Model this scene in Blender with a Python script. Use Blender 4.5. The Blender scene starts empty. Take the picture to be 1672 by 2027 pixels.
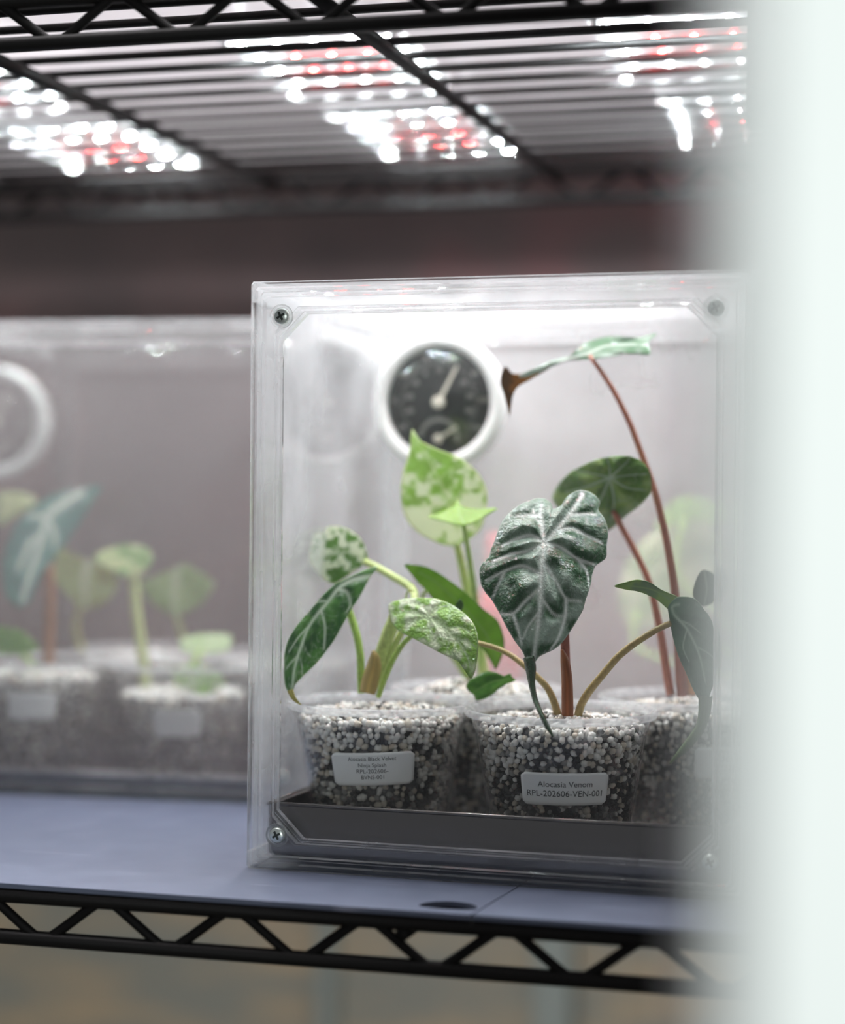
import bpy, math, random
import numpy as np
from mathutils import Vector, Matrix

random.seed(7)
rng = np.random.default_rng(11)
S = bpy.context.scene
C = S.collection

# ------------------------------------------------------------------ camera
PW, PH = 1672, 2027
FPX = 3978.0
CAM = np.array([0.2756, -0.6690, 0.1438])
YAW, PITCH, ROLL = 0.27839, -0.00838, 0.00882
FWD = np.array([-math.sin(YAW) * math.cos(PITCH), math.cos(YAW) * math.cos(PITCH), math.sin(PITCH)])
_r = np.array([math.cos(YAW), math.sin(YAW), 0.0])
_u = np.cross(_r, FWD)
RGT = math.cos(ROLL) * _r + math.sin(ROLL) * _u
UPV = -math.sin(ROLL) * _r + math.cos(ROLL) * _u
cd = bpy.data.cameras.new('camera')
cam = bpy.data.objects.new('camera', cd)
C.objects.link(cam)
cam.matrix_world = Matrix(((RGT[0], UPV[0], -FWD[0], CAM[0]), (RGT[1], UPV[1], -FWD[1], CAM[1]),
                           (RGT[2], UPV[2], -FWD[2], CAM[2]), (0, 0, 0, 1)))
cd.sensor_fit = 'VERTICAL'
cd.sensor_height = 36.0
cd.lens = FPX / PH * 36.0
cd.clip_start = 0.02
cd.dof.use_dof = True
cd.dof.focus_distance = 0.762
cd.dof.aperture_fstop = 3.4
S.camera = cam

# ------------------------------------------------------------------ light, exposure
world = bpy.data.worlds.new('world')
S.world = world
world.use_nodes = True
world.node_tree.nodes['Background'].inputs[0].default_value = (0.92, 0.95, 1.0, 1)
world.node_tree.nodes['Background'].inputs[1].default_value = 0.17
DOOR_FILL_W = 21.5
LED_WHITE, LED_RED = 3100.0, 800.0
la = bpy.data.lights.new('door_fill_light', 'AREA')  # added fill lamp, out of view, that whitens the door leaf
la.energy = DOOR_FILL_W
la.size = 0.7
la.color = (0.93, 1.0, 0.97)
lo = bpy.data.objects.new('door_fill_light', la)
C.objects.link(lo)
lo.location = (1.05, -1.75, 0.25)
lo.rotation_euler = (Vector((0.35, -0.40, 0.05)) - Vector(lo.location)).to_track_quat('-Z', 'Y').to_euler()
lc = bpy.data.lights.new('sheet_fill_light', 'AREA')  # added unseen lamp that brightens the sheet over the LED boards
lc.energy = 5.0
lc.spread = 1.25
lc.size = 0.5
lc.color = (1.0, .97, .98)
lco = bpy.data.objects.new('sheet_fill_light', lc)
C.objects.link(lco)
lco.location = (-.15, .10, .95)
S.view_settings.view_transform = 'Standard'
S.view_settings.look = 'None'
S.view_settings.gamma = 1.0
S.view_settings.use_curve_mapping = False
S.view_settings.exposure = 0.0
try:
    S.cycles.transparent_max_bounces = 48
    S.cycles.max_bounces = 14
    S.cycles.transmission_bounces = 12
    S.cycles.glossy_bounces = 5
    S.cycles.diffuse_bounces = 4
    S.cycles.sample_clamp_indirect = 4.0
except Exception:
    pass


# ------------------------------------------------------------------ helpers
def thing(name, label, cat, loc, group=None):
    o = bpy.data.objects.new(name, None)
    o.empty_display_size = 0.01
    o.location = tuple(float(x) for x in loc)
    o['label'] = label
    o['category'] = cat
    if group:
        o['group'] = group
    C.objects.link(o)
    return o


def rootloc(p):
    v = Vector((0, 0, 0))
    while p is not None:
        v = v + Vector(p.location)
        p = p.parent
    return v


def obj(name, me, parent=None, mats=None, label=None, kind=None):
    o = bpy.data.objects.new(name, me)
    C.objects.link(o)
    if parent is not None:
        o.parent = parent
    for m in (mats or []):
        me.materials.append(m)
    if label:
        o['label'] = label
    if kind:
        o['kind'] = kind
    return o


def mk(name, verts, faces, mat, parent=None, smooth=False, label=None, kind=None, midx=None):
    """world-space verts -> one mesh object (offset by its parents' places)"""
    off = rootloc(parent)
    v = np.asarray(verts, float).reshape(-1, 3) - np.array(off)
    me = bpy.data.meshes.new(name)
    me.from_pydata(v.tolist(), [], [list(map(int, f)) for f in faces])
    me.update()
    if smooth:
        me.polygons.foreach_set('use_smooth', [True] * len(me.polygons))
    mats = mat if isinstance(mat, (list, tuple)) else [mat]
    o = obj(name, me, parent, mats, label, kind)
    if midx is not None:
        me.polygons.foreach_set('material_index', midx)
    return o


class MB:
    def __init__(s):
        s.v = []
        s.f = []

    def add(s, v, f):
        n = len(s.v)
        s.v += [tuple(x) for x in v]
        s.f += [[i + n for i in q] for q in f]

    def box(s, x0, x1, y0, y1, z0, z1, T=None):
        v = [(x, y, z) for z in (z0, z1) for y in (y0, y1) for x in (x0, x1)]
        if T:
            v = [T(*p) for p in v]
        s.add(v, [(0, 2, 3, 1), (4, 5, 7, 6), (0, 1, 5, 4), (2, 6, 7, 3), (0, 4, 6, 2), (1, 3, 7, 5)])

    def tube(s, pts, rad, n=8, cap=True):
        p = np.asarray(pts, float)
        m = len(p)
        rad = np.full(m, rad) if np.isscalar(rad) else np.asarray(rad)
        t = np.gradient(p, axis=0)
        t /= np.linalg.norm(t, axis=1)[:, None] + 1e-12
        a = np.array([0, 0, 1.0]) if abs(t[0][2]) < .9 else np.array([1.0, 0, 0])
        vv = []
        for i in range(m):
            u = np.cross(t[i], a)
            u /= np.linalg.norm(u)
            w = np.cross(u, t[i])
            a = w
            for k in range(n):
                th = 2 * math.pi * k / n
                vv.append(p[i] + rad[i] * (math.cos(th) * u + math.sin(th) * w))
        ff = [(i * n + k, i * n + (k + 1) % n, (i + 1) * n + (k + 1) % n, (i + 1) * n + k)
              for i in range(m - 1) for k in range(n)]
        if cap:
            ff += [tuple(range(n))[::-1], tuple((m - 1) * n + k for k in range(n))]
        s.add(vv, ff)

    def lathe(s, prof, c=(0, 0, 0), n=48, axis=None, closed=False):
        """prof: (r, h) list around +z, or around axis triple (ux, uy, uz) when given"""
        c = np.array(c, float)
        ex, ey, ez = axis if axis else (np.array([1., 0, 0]), np.array([0, 1., 0]), np.array([0, 0, 1.]))
        m = len(prof)
        vv = [c + r * (math.cos(2 * math.pi * k / n) * ex + math.sin(2 * math.pi * k / n) * ey) + h * ez
              for r, h in prof for k in range(n)]
        L = m if closed else m - 1
        ff = [(i * n + k, i * n + (k + 1) % n, ((i + 1) % m) * n + (k + 1) % n, ((i + 1) % m) * n + k)
              for i in range(L) for k in range(n)]
        s.add(vv, ff)
        return len(vv)

    def build(s, name, mat, parent=None, smooth=False, **k):
        return mk(name, s.v, s.f, mat, parent, smooth, **k)


def spline(pts, n, closed=False):
    p = np.asarray(pts, float)
    m = len(p)
    out = []
    seg = m if closed else m - 1
    for i in range(seg):
        if closed:
            a, b, c, d = p[(i - 1) % m], p[i], p[(i + 1) % m], p[(i + 2) % m]
        else:
            a, b, c, d = p[max(i - 1, 0)], p[i], p[i + 1], p[min(i + 2, m - 1)]
        for k in range(12):
            t = k / 12
            m1, m2 = (c - a) * .42, (d - b) * .42
            h1 = 2 * t**3 - 3 * t**2 + 1
            h2 = t**3 - 2 * t**2 + t
            h3 = -2 * t**3 + 3 * t**2
            h4 = t**3 - t**2
            out.append(h1 * b + h2 * m1 + h3 * c + h4 * m2)
    out.append(p[0] if closed else p[-1])
    q = np.array(out)
    L = np.r_[0, np.cumsum(np.linalg.norm(np.diff(q, axis=0), axis=1))]
    ts = np.linspace(0, L[-1], n, endpoint=not closed)
    return np.stack([np.interp(ts, L, q[:, j]) for j in range(q.shape[1])], 1)


def vnoise(x, y, seed=0):
    def h(i, j):
        s = np.sin(i * 127.1 + j * 311.7 + seed * 74.7) * 43758.5453
        return s - np.floor(s)
    xi, yi = np.floor(x), np.floor(y)
    fx, fy = x - xi, y - yi
    fx = fx * fx * (3 - 2 * fx)
    fy = fy * fy * (3 - 2 * fy)
    return (h(xi, yi) * (1 - fx) + h(xi + 1, yi) * fx) * (1 - fy) + (h(xi, yi + 1) * (1 - fx) + h(xi + 1, yi + 1) * fx) * fy


def fbm(x, y, seed=0):
    return (vnoise(x, y, seed) * .55 + vnoise(x * 2.1, y * 2.1, seed + 3) * .3 + vnoise(x * 4.3, y * 4.3, seed + 9) * .15)


def segdist(P, line):
    d = np.full(len(P), 1e9)
    line = np.asarray(line, float)
    for a, b in zip(line[:-1], line[1:]):
        ab = b - a
        t = np.clip(((P - a) @ ab) / (ab @ ab + 1e-9), 0, 1)
        d = np.minimum(d, np.linalg.norm(P - (a + t[:, None] * ab), axis=1))
    return d


class Frame:
    """a box-shaped place: u along its front, v into its depth, w up"""
    def __init__(s, x, y, yaw, z=0.0):
        s.o = np.array([x, y, z])
        s.c, s.s = math.cos(yaw), math.sin(yaw)
        s.n = np.array([-s.s, s.c, 0])

    def __call__(s, u, v, w):
        return np.array([s.o[0] + u * s.c - v * s.s, s.o[1] + u * s.s + v * s.c, s.o[2] + w])

    def at(s, px, py, v):
        """where the sight line through a photo pixel meets depth v of this place"""
        px, py, v = np.broadcast_arrays(np.asarray(px, float), np.asarray(py, float), np.asarray(v, float))
        d = FWD + ((px - PW / 2) / FPX)[..., None] * RGT - ((py - PH / 2) / FPX)[..., None] * UPV
        t = (v - (CAM - s.o) @ s.n) / (d @ s.n)
        return CAM + t[..., None] * d


def depth_of(p):
    return float((np.asarray(p) - CAM) @ FWD)


# ------------------------------------------------------------------ materials
def new_mat(name):
    m = bpy.data.materials.new(name)
    m.use_nodes = True
    nt = m.node_tree
    return m, nt, nt.nodes['Principled BSDF'], nt.nodes['Material Output']


def plain(name, col, rough=.5, metal=0.0, spec=.5, bump=0.0, bscale=200.0, var=0.0):
    m, nt, b, out = new_mat(name)
    b.inputs['Base Color'].default_value = (*col, 1)
    b.inputs['Roughness'].default_value = rough
    b.inputs['Metallic'].default_value = metal
    b.inputs['Specular IOR Level'].default_value = spec
    if bump or var:
        tc = nt.nodes.new('ShaderNodeTexCoord')
        nz = nt.nodes.new('ShaderNodeTexNoise')
        nz.inputs['Scale'].default_value = bscale
        nz.inputs['Detail'].default_value = 4
        nt.links.new(tc.outputs['Object'], nz.inputs['Vector'])
        if bump:
            bp = nt.nodes.new('ShaderNodeBump')
            bp.inputs['Strength'].default_value = bump
            bp.inputs['Distance'].default_value = .001
            nt.links.new(nz.outputs[0], bp.inputs['Height'])
            nt.links.new(bp.outputs[0], b.inputs['Normal'])
        if var:
            rp = nt.nodes.new('ShaderNodeValToRGB')
            rp.color_ramp.elements[0].position = .3
            rp.color_ramp.elements[1].position = .7
            rp.color_ramp.elements[0].color = (*[c * (1 - var) for c in col], 1)
            rp.color_ramp.elements[1].color = (*[min(1, c * (1 + var)) for c in col], 1)
            nt.links.new(nz.outputs[0], rp.inputs[0])
            nt.links.new(rp.outputs[0], b.inputs['Base Color'])
    return m


def emit(name, col, strength):
    m, nt, b, out = new_mat(name)
    nt.nodes.remove(b)
    e = nt.nodes.new('ShaderNodeEmission')
    e.inputs[0].default_value = (*col, 1)
    e.inputs[1].default_value = strength
    nt.links.new(e.outputs[0], out.inputs[0])
    return m


def clear(name, tint=(.985, .99, .985), ior=1.45, rough=.02, fog=0.0, fogcol=(.86, .86, .88), scale=14.0, lo=.3, hi=.75,
          fogmin=0.0, refr=0.0, bump=0.0, bscale=60.0, vgrad=None):
    """thin clear plastic: straight transmission + fresnel gloss, plus a condensation or brightening film and optional refraction"""
    m, nt, b, out = new_mat(name)
    nt.nodes.remove(b)
    N, L = nt.nodes.new, nt.links.new
    tr = N('ShaderNodeBsdfTransparent')
    tr.inputs[0].default_value = (*tint, 1)
    gl = N('ShaderNodeBsdfGlossy')
    gl.inputs['Roughness'].default_value = rough
    # Schlick's term, the same from both sides of the sheet
    f0 = ((ior - 1) / (ior + 1))**2
    gm = N('ShaderNodeNewGeometry')
    dt = N('ShaderNodeVectorMath')
    dt.operation = 'DOT_PRODUCT'
    L(gm.outputs['Incoming'], dt.inputs[0])
    L(gm.outputs['Normal'], dt.inputs[1])
    prev = dt.outputs['Value']
    for op, val in (('ABSOLUTE', None), ('SUBTRACT', 'inv'), ('POWER', 5.0), ('MULTIPLY', 1 - f0), ('ADD', f0)):
        q = N('ShaderNodeMath')
        q.operation = op
        if val == 'inv':
            q.inputs[0].default_value = 1.0
            L(prev, q.inputs[1])
        else:
            L(prev, q.inputs[0])
            if val is not None:
                q.inputs[1].default_value = val
        prev = q.outputs[0]
    fr_out = prev
    tc = N('ShaderNodeTexCoord')
    base = tr.outputs[0]
    if bump:
        nz = N('ShaderNodeTexNoise')
        nz.inputs['Scale'].default_value = bscale
        nz.inputs['Detail'].default_value = 2
        L(tc.outputs['Object'], nz.inputs['Vector'])
        bp = N('ShaderNodeBump')
        bp.inputs['Strength'].default_value = bump
        bp.inputs['Distance'].default_value = .002
        L(nz.outputs[0], bp.inputs['Height'])
        L(bp.outputs[0], gl.inputs['Normal'])
    if refr:
        rf = N('ShaderNodeBsdfGlass')
        rf.inputs['IOR'].default_value = 1.44
        rf.inputs['Roughness'].default_value = .03
        rf.inputs['Color'].default_value = (.97, .985, .98, 1)
        if bump:
            L(bp.outputs[0], rf.inputs['Normal'])
        mx = N('ShaderNodeMixShader')
        mx.inputs[0].default_value = refr
        L(base, mx.inputs[1])
        L(rf.outputs[0], mx.inputs[2])
        base = mx.outputs[0]
    mg = N('ShaderNodeMixShader')
    L(fr_out, mg.inputs[0])
    L(base, mg.inputs[1])
    L(gl.outputs[0], mg.inputs[2])
    last = mg.outputs[0]
    if fog:
        nz2 = N('ShaderNodeTexNoise')
        nz2.inputs['Scale'].default_value = scale
        nz2.inputs['Detail'].default_value = 5
        L(tc.outputs['Object'], nz2.inputs['Vector'])
        mr = N('ShaderNodeMapRange')
        mr.inputs['From Min'].default_value = lo
        mr.inputs['From Max'].default_value = hi
        mr.inputs['To Min'].default_value = fogmin
        mr.inputs['To Max'].default_value = fog
        L(nz2.outputs[0], mr.inputs['Value'])
        fac = mr.outputs[0]
        if vgrad:      # the film thins out with height: (z0, z1, factor at z0, factor at z1)
            ge = N('ShaderNodeNewGeometry')
            sp = N('ShaderNodeSeparateXYZ')
            L(ge.outputs['Position'], sp.inputs[0])
            m2 = N('ShaderNodeMapRange')
            for k, v_ in zip(('From Min', 'From Max', 'To Min', 'To Max'), vgrad):
                m2.inputs[k].default_value = v_
            L(sp.outputs[2], m2.inputs['Value'])
            mu = N('ShaderNodeMath')
            mu.operation = 'MULTIPLY'
            L(fac, mu.inputs[0])
            L(m2.outputs[0], mu.inputs[1])
            fac = mu.outputs[0]
        df = N('ShaderNodeBsdfDiffuse')
        df.inputs[0].default_value = (*fogcol, 1)
        tl = N('ShaderNodeBsdfTranslucent')
        tl.inputs[0].default_value = (*fogcol, 1)
        md = N('ShaderNodeMixShader')
        md.inputs[0].default_value = .5
        L(df.outputs[0], md.inputs[1])
        L(tl.outputs[0], md.inputs[2])
        mf = N('ShaderNodeMixShader')
        L(fac, mf.inputs[0])
        L(last, mf.inputs[1])
        L(md.outputs[0], mf.inputs[2])
        last = mf.outputs[0]
    L(last, out.inputs[0])
    return m


def leaf_mat(name, rough=.28, transl=.3, bump=.12, bscale=900.0, coat=.0):
    """pigment comes from the blade's own colour attribute"""
    m, nt, b, out = new_mat(name)
    N, L = nt.nodes.new, nt.links.new
    at = N('ShaderNodeAttribute')
    at.attribute_name = 'Pigment'
    L(at.outputs['Color'], b.inputs['Base Color'])
    b.inputs['Roughness'].default_value = rough
    b.inputs['Coat Weight'].default_value = coat
    b.inputs['Coat Roughness'].default_value = .08
    tc = N('ShaderNodeTexCoord')
    nz = N('ShaderNodeTexNoise')
    nz.inputs['Scale'].default_value = bscale
    nz.inputs['Detail'].default_value = 3
    L(tc.outputs['Object'], nz.inputs['Vector'])
    bp = N('ShaderNodeBump')
    bp.inputs['Strength'].default_value = bump
    bp.inputs['Distance'].default_value = .0012
    L(nz.outputs[0], bp.inputs['Height'])
    L(bp.outputs[0], b.inputs['Normal'])
    L(bp.outputs[0], b.inputs['Coat Normal'])
    tl = N('ShaderNodeBsdfTranslucent')
    L(at.outputs['Color'], tl.inputs[0])
    mx = N('ShaderNodeMixShader')
    mx.inputs[0].default_value = transl
    L(b.outputs[0], mx.inputs[1])
    L(tl.outputs[0], mx.inputs[2])
    L(mx.outputs[0], out.inputs[0])
    return m


M_BLACK = plain('black_coated_wire', (.006, .0055, .0055), .5, spec=.14, bump=.1, bscale=400)
M_WHITE = plain('white_plastic', (.72, .73, .72), .35)
M_DOOR = plain('white_paint', (.86, .88, .87), .5)
M_STEEL = plain('brushed_steel', (.22, .205, .20), .25, metal=1.0, bump=.05, bscale=300)
M_SCREW = plain('zinc_screw', (.72, .78, .74), .3, metal=.8)
M_RECESS = plain('recess_shade', (.05, .06, .055), .5, metal=.4)  # shade of the screw slot, put into the colour
M_PANEL = plain('milky_sheet', (.80, .78, .79), .4, var=.10, bscale=25)
_n = M_PANEL.node_tree      # translucency added so the fill lamp above brightens the sheet
_t = _n.nodes.new('ShaderNodeBsdfTranslucent'); _t.inputs[0].default_value = (.80, .78, .79, 1)
_x = _n.nodes.new('ShaderNodeMixShader'); _x.inputs[0].default_value = .5
_n.links.new(_n.nodes['Principled BSDF'].outputs[0], _x.inputs[1]); _n.links.new(_t.outputs[0], _x.inputs[2])
_n.links.new(_x.outputs[0], _n.nodes['Material Output'].inputs[0])
M_PCB = plain('white_board', (.8, .8, .8), .4)
M_LEDW = emit('white_led', (.88, .97, 1.0), LED_WHITE)
M_LEDR = emit('red_led', (1.0, .035, .03), LED_RED)
M_DIAL = plain('black_dial', (.016, .018, .016), .35)
M_IVORY = plain('ivory_print', (.62, .58, .50), .5)
M_PRINTW = plain('pale_print', (.42, .41, .38), .5)
M_STICK = plain('white_sticker', (.80, .82, .82), .45)
M_INK = plain('grey_ink', (.05, .055, .055), .6)
M_PERL = plain('white_perlite', (.84, .82, .79), .6)
M_CREAM = plain('cream_pumice', (.66, .59, .50), .6)
M_GRIT = plain('grey_grit', (.30, .29, .28), .6)
M_LAVA = plain('black_lava_grit', (.016, .015, .016), .4)
M_SOIL = plain('dark_grit_core', (.03, .028, .027), .8)
M_LEAF = leaf_mat('leaf_soft', .36, .42, .12, 1100)
M_WET = leaf_mat('leaf_wet', .16, .25, .85, 800, coat=.35)
M_GLOSS = leaf_mat('leaf_gloss', .2, .4, .25, 500, coat=.5)
M_PANE = clear('clear_acrylic')
M_TOP = clear('misted_lid', fog=.30, fogmin=.04, scale=20, rough=.04)
M_SIDE = clear('misted_side', fog=.34, fogmin=.12, scale=16, lo=.35, hi=.66, rough=.04)
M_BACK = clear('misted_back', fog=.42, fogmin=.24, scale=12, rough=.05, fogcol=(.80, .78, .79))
M_REARFRONT = clear('misted_front_dim', fog=.30, fogmin=.20, scale=10, rough=.06, fogcol=(.36, .33, .335))  # mist colour darkened on the rear panes to dim that box
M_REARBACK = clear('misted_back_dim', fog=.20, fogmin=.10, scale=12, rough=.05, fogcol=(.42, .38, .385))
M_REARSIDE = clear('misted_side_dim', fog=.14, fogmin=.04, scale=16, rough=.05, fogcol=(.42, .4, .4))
M_FRAME = clear('moulded_acrylic', ior=1.5, rough=.03, refr=.5, bump=.2, bscale=35, fog=.05, fogmin=.0, scale=30)
M_RIDGE = clear('moulding_edge_highlight', ior=1.7, rough=.06, refr=.3, fog=.42, fogmin=.14, scale=40, bump=.3, bscale=60)  # pale film painted on the ridges as bright edge highlights
M_BFRAME = clear('brightened_moulding', ior=1.5, rough=.05, refr=.3, fog=.36, fogmin=.16, scale=24)  # whitish film painted in so the back moulding looks brightly lit
M_BEAD = clear('water_bead', ior=1.33, rough=.0, refr=.8, fog=.1)
M_CUP = clear('clear_cup', ior=1.45, rough=.06, fog=.16, fogmin=.0, scale=160, lo=.45, hi=.75, bump=.3, bscale=160)
M_RIM = clear('clear_cup_rim', ior=1.5, rough=.08, fog=.52, fogmin=.24, scale=260)


def liner_mat():
    m, nt, b, out = new_mat('blue_grey_liner')
    N, L = nt.nodes.new, nt.links.new
    tc = N('ShaderNodeTexCoord')
    nz = N('ShaderNodeTexNoise')
    nz.inputs['Scale'].default_value = 60
    nz.inputs['Detail'].default_value = 6
    L(tc.outputs['Object'], nz.inputs['Vector'])
    rp = N('ShaderNodeValToRGB')
    rp.color_ramp.elements[0].position = .35
    rp.color_ramp.elements[0].color = (.085, .100, .148, 1)
    rp.color_ramp.elements[1].position = .7
    rp.color_ramp.elements[1].color = (.105, .122, .176, 1)
    L(nz.outputs[0], rp.inputs[0])
    # long thin pale scratches
    mp = N('ShaderNodeMapping')
    mp.inputs['Rotation'].default_value = (0, 0, .5)
    mp.inputs['Scale'].default_value = (6, 130, 1)
    L(tc.outputs['Object'], mp.inputs[0])
    n2 = N('ShaderNodeTexNoise')
    n2.inputs['Scale'].default_value = 3
    L(mp.outputs[0], n2.inputs['Vector'])
    r2 = N('ShaderNodeMapRange')
    r2.inputs['From Min'].default_value = .70
    r2.inputs['From Max'].default_value = .74
    L(n2.outputs[0], r2.inputs['Value'])
    mx = N('ShaderNodeMixRGB')
    mx.inputs[2].default_value = (.2, .21, .28, 1)
    L(r2.outputs[0], mx.inputs[0])
    L(rp.outputs[0], mx.inputs[1])
    L(mx.outputs[0], b.inputs['Base Color'])
    b.inputs['Roughness'].default_value = .38
    return m


def wall_mat():
    m, nt, b, out = new_mat('mottled_wall')
    N, L = nt.nodes.new, nt.links.new
    tc = N('ShaderNodeTexCoord')
    n1 = N('ShaderNodeTexNoise')
    n1.inputs['Scale'].default_value = 5
    n1.inputs['Detail'].default_value = 3
    L(tc.outputs['Object'], n1.inputs['Vector'])
    up = N('ShaderNodeValToRGB')
    e = up.color_ramp.elements
    e[0].position, e[0].color = .35, (.165, .125, .12, 1)
    e[1].position, e[1].color = .62, (.34, .155, .155, 1)
    x = e.new(.5)
    x.color = (.23, .16, .152, 1)
    L(n1.outputs[0], up.inputs[0])
    mp = N('ShaderNodeMapping')
    mp.inputs['Rotation'].default_value = (0, .35, 0)
    mp.inputs['Scale'].default_value = (5, 5, 16)
    L(tc.outputs['Object'], mp.inputs[0])
    n2 = N('ShaderNodeTexNoise')
    n2.inputs['Scale'].default_value = 2.0
    n2.inputs['Detail'].default_value = 3
    L(mp.outputs[0], n2.inputs['Vector'])
    dn = N('ShaderNodeValToRGB')
    e = dn.color_ramp.elements
    e[0].position, e[0].color = .44, (.29, .285, .24, 1)
    e[1].position, e[1].color = .72, (.50, .38, .24, 1)
    L(n2.outputs[0], dn.inputs[0])
    sp = N('ShaderNodeSeparateXYZ')
    L(tc.outputs['Object'], sp.inputs[0])
    mr = N('ShaderNodeMapRange')
    mr.inputs['From Min'].default_value = -.10
    mr.inputs['From Max'].default_value = .02
    L(sp.outputs[2], mr.inputs['Value'])
    mx = N('ShaderNodeMixRGB')
    L(mr.outputs[0], mx.inputs[0])
    L(dn.outputs[0], mx.inputs[1])
    L(up.outputs[0], mx.inputs[2])
    L(mx.outputs[0], b.inputs['Base Color'])
    b.inputs['Roughness'].default_value = .6
    return m


M_LINER = liner_mat()
M_WALL = wall_mat()
M_FLOOR = plain('concrete_floor', (.20, .19, .17), .6, var=.2, bscale=8)
M_POST = plain('grey_green_trim', (.30, .33, .30), .5)

# ------------------------------------------------------------------ the setting
FLOOR_Z = -0.92
m = MB(); m.box(-2.6, 1.6, .95, 1.0, FLOOR_Z, 1.5); o = m.build('wall_back', M_WALL); o['kind'] = 'structure'
m = MB(); m.box(-2.6, 1.6, -2.4, 1.0, FLOOR_Z - .05, FLOOR_Z); o = m.build('floor', M_FLOOR); o['kind'] = 'structure'
for k, (px, w) in enumerate([(660, .012), (1108, .030)]):
    d = FWD + (px - PW / 2) / FPX * RGT
    x = CAM[0] + (.94 - CAM[1]) / d[1] * d[0]
    m = MB(); m.box(x - w / 2, x + w / 2, .925, .95, FLOOR_Z, -.06)
    o = m.build('trim_%d' % (k + 1), M_POST); o['kind'] = 'structure'

# white door leaf standing open close to the lens, at the right
ed = CAM + .205 * (FWD + (1472 - PW / 2) / FPX * RGT)
dr = np.array([math.cos(YAW), math.sin(YAW), 0])
dn = np.array([-math.sin(YAW), math.cos(YAW), 0])
m = MB()
m.box(0, .62, 0, .03, FLOOR_Z, 1.05, T=lambda a, b_, z: (ed[0] + a * dr[0] + b_ * dn[0], ed[1] + a * dr[1] + b_ * dn[1], z))
o = m.build('door_1', M_DOOR)
o['kind'] = 'structure'

# ------------------------------------------------------------------ wire shelving unit
SX0, SX1, SD = -0.75, 0.33, 0.4214
ZL, TH = 0.3078, 0.0156
shelf = thing('wire_shelving_unit', 'black coated wire shelving unit with zigzag rails holding the boxes and lights', 'shelf', (SX0, 0, FLOOR_Z))
PITCH_Z = 0.0497


def rail(y, z, name, n=8):
    m = MB(); m.tube([(SX0, y, z), (SX1, y, z)], .0029, n); m.build(name, M_BLACK, shelf, True)


def zigzag(y, zt, zb, x0):
    m = MB()
    k0 = math.floor((SX0 - x0) / PITCH_Z) + 1
    pts = []
    x = x0 + k0 * PITCH_Z
    while x < SX1 - PITCH_Z / 2:
        pts += [(x - .003, y, zb), (x + .003, y, zb), (x + PITCH_Z / 2 - .003, y, zt), (x + PITCH_Z / 2 + .003, y, zt)]
        x += PITCH_Z
    m.tube(spline(pts, len(pts) * 4), .0019, 8)
    m.build('rail_zigzag', M_BLACK, shelf, True)


for y, xo in ((0, -.0563), (SD, -.045)):
    rail(y, ZL, 'rail_wire'); rail(y, ZL + TH, 'rail_wire'); zigzag(y, ZL + TH - .001, ZL + .001, xo)
for y, xo in ((0, -.0588), (SD, -.05)):
    rail(y, -.0048, 'rail_wire'); rail(y, -.0045 - TH, 'rail_wire'); zigzag(y, -.0055, -.0035 - TH, xo)
for x in (SX0, SX1):
    for zz in (ZL, ZL + TH, -.0045, -.0045 - TH):
        m = MB(); m.tube([(x, 0, zz), (x, SD, zz)], .0029, 8); m.build('rail_wire', M_BLACK, shelf, True)
    for y in (0, SD):
        xx = x + (.012 if x > 0 else -.012)
        m = MB(); m.lathe([(.0005, FLOOR_Z), (.0125, FLOOR_Z), (.0125, .62), (.010, .625), (.0005, .625)], (xx, y, 0), 20)
        m.build('post', M_BLACK, shelf, True)
        for zz in (ZL, -.0045 - TH):
            m = MB(); m.lathe([(.0127, zz - .004), (.017, zz - .004), (.015, zz + .022), (.0127, zz + .022)], (xx, y, 0), 20, closed=True)
            m.build('corner_sleeve', M_BLACK, shelf, True)
for xr in np.arange(-.1210 - .1614 * 3, SX1, .1614):
    m = MB(); m.tube([(xr, .001, ZL + .0132), (xr, SD - .001, ZL + .0132)], .0029, 10); m.build('cross_rod', M_BLACK, shelf, True)
    m = MB(); m.tube([(xr + .0385, -.002, -.0085), (xr + .0385, SD - .001, -.0085)], .0026, 10); m.build('cross_rod', M_BLACK, shelf, True)
wire_me = None
for lvl, z in (('top', ZL + .0178), ('low', -.0042)):
    yy = .0225
    while yy < SD - .01:
        if wire_me is None:
            m = MB(); m.tube([(0, 0, 0), (SX1 - SX0, 0, 0)], .0017, 8)
            o = m.build('shelf_wire', M_BLACK, shelf, True); wire_me = o.data
            wire_me.transform(Matrix.Translation(rootloc(shelf)))
        else:
            o = obj('shelf_wire', wire_me, shelf)
        o.location = Vector((SX0, yy, z)) - rootloc(shelf)
        yy += .0269

# hanging black bracket under the upper front rail
br = thing('hanging_bracket', 'black plastic bracket hanging from the upper front rail beside the white door', 'bracket', (.2104, 0, .2650))
m = MB()
for a in ((.1945, .2040, .2645, .3050), (.2135, .2270, .2645, .3050), (.2040, .2135, .2645, .2705), (.2040, .2135, .2985, .3050)):
    m.box(a[0], a[1], -.0095, -.0033, a[2], a[3])
m.build('bracket_plate', M_BLACK, br)
m = MB(); m.tube([(.2104, -.0062, .304), (.2104, -.0062, .3122), (.2104, -.003, .3135), (.2104, .0022, .3132), (.2104, .0045, .3105)], .0013, 8)
m.build('hook', M_BLACK, br, True)


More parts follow.
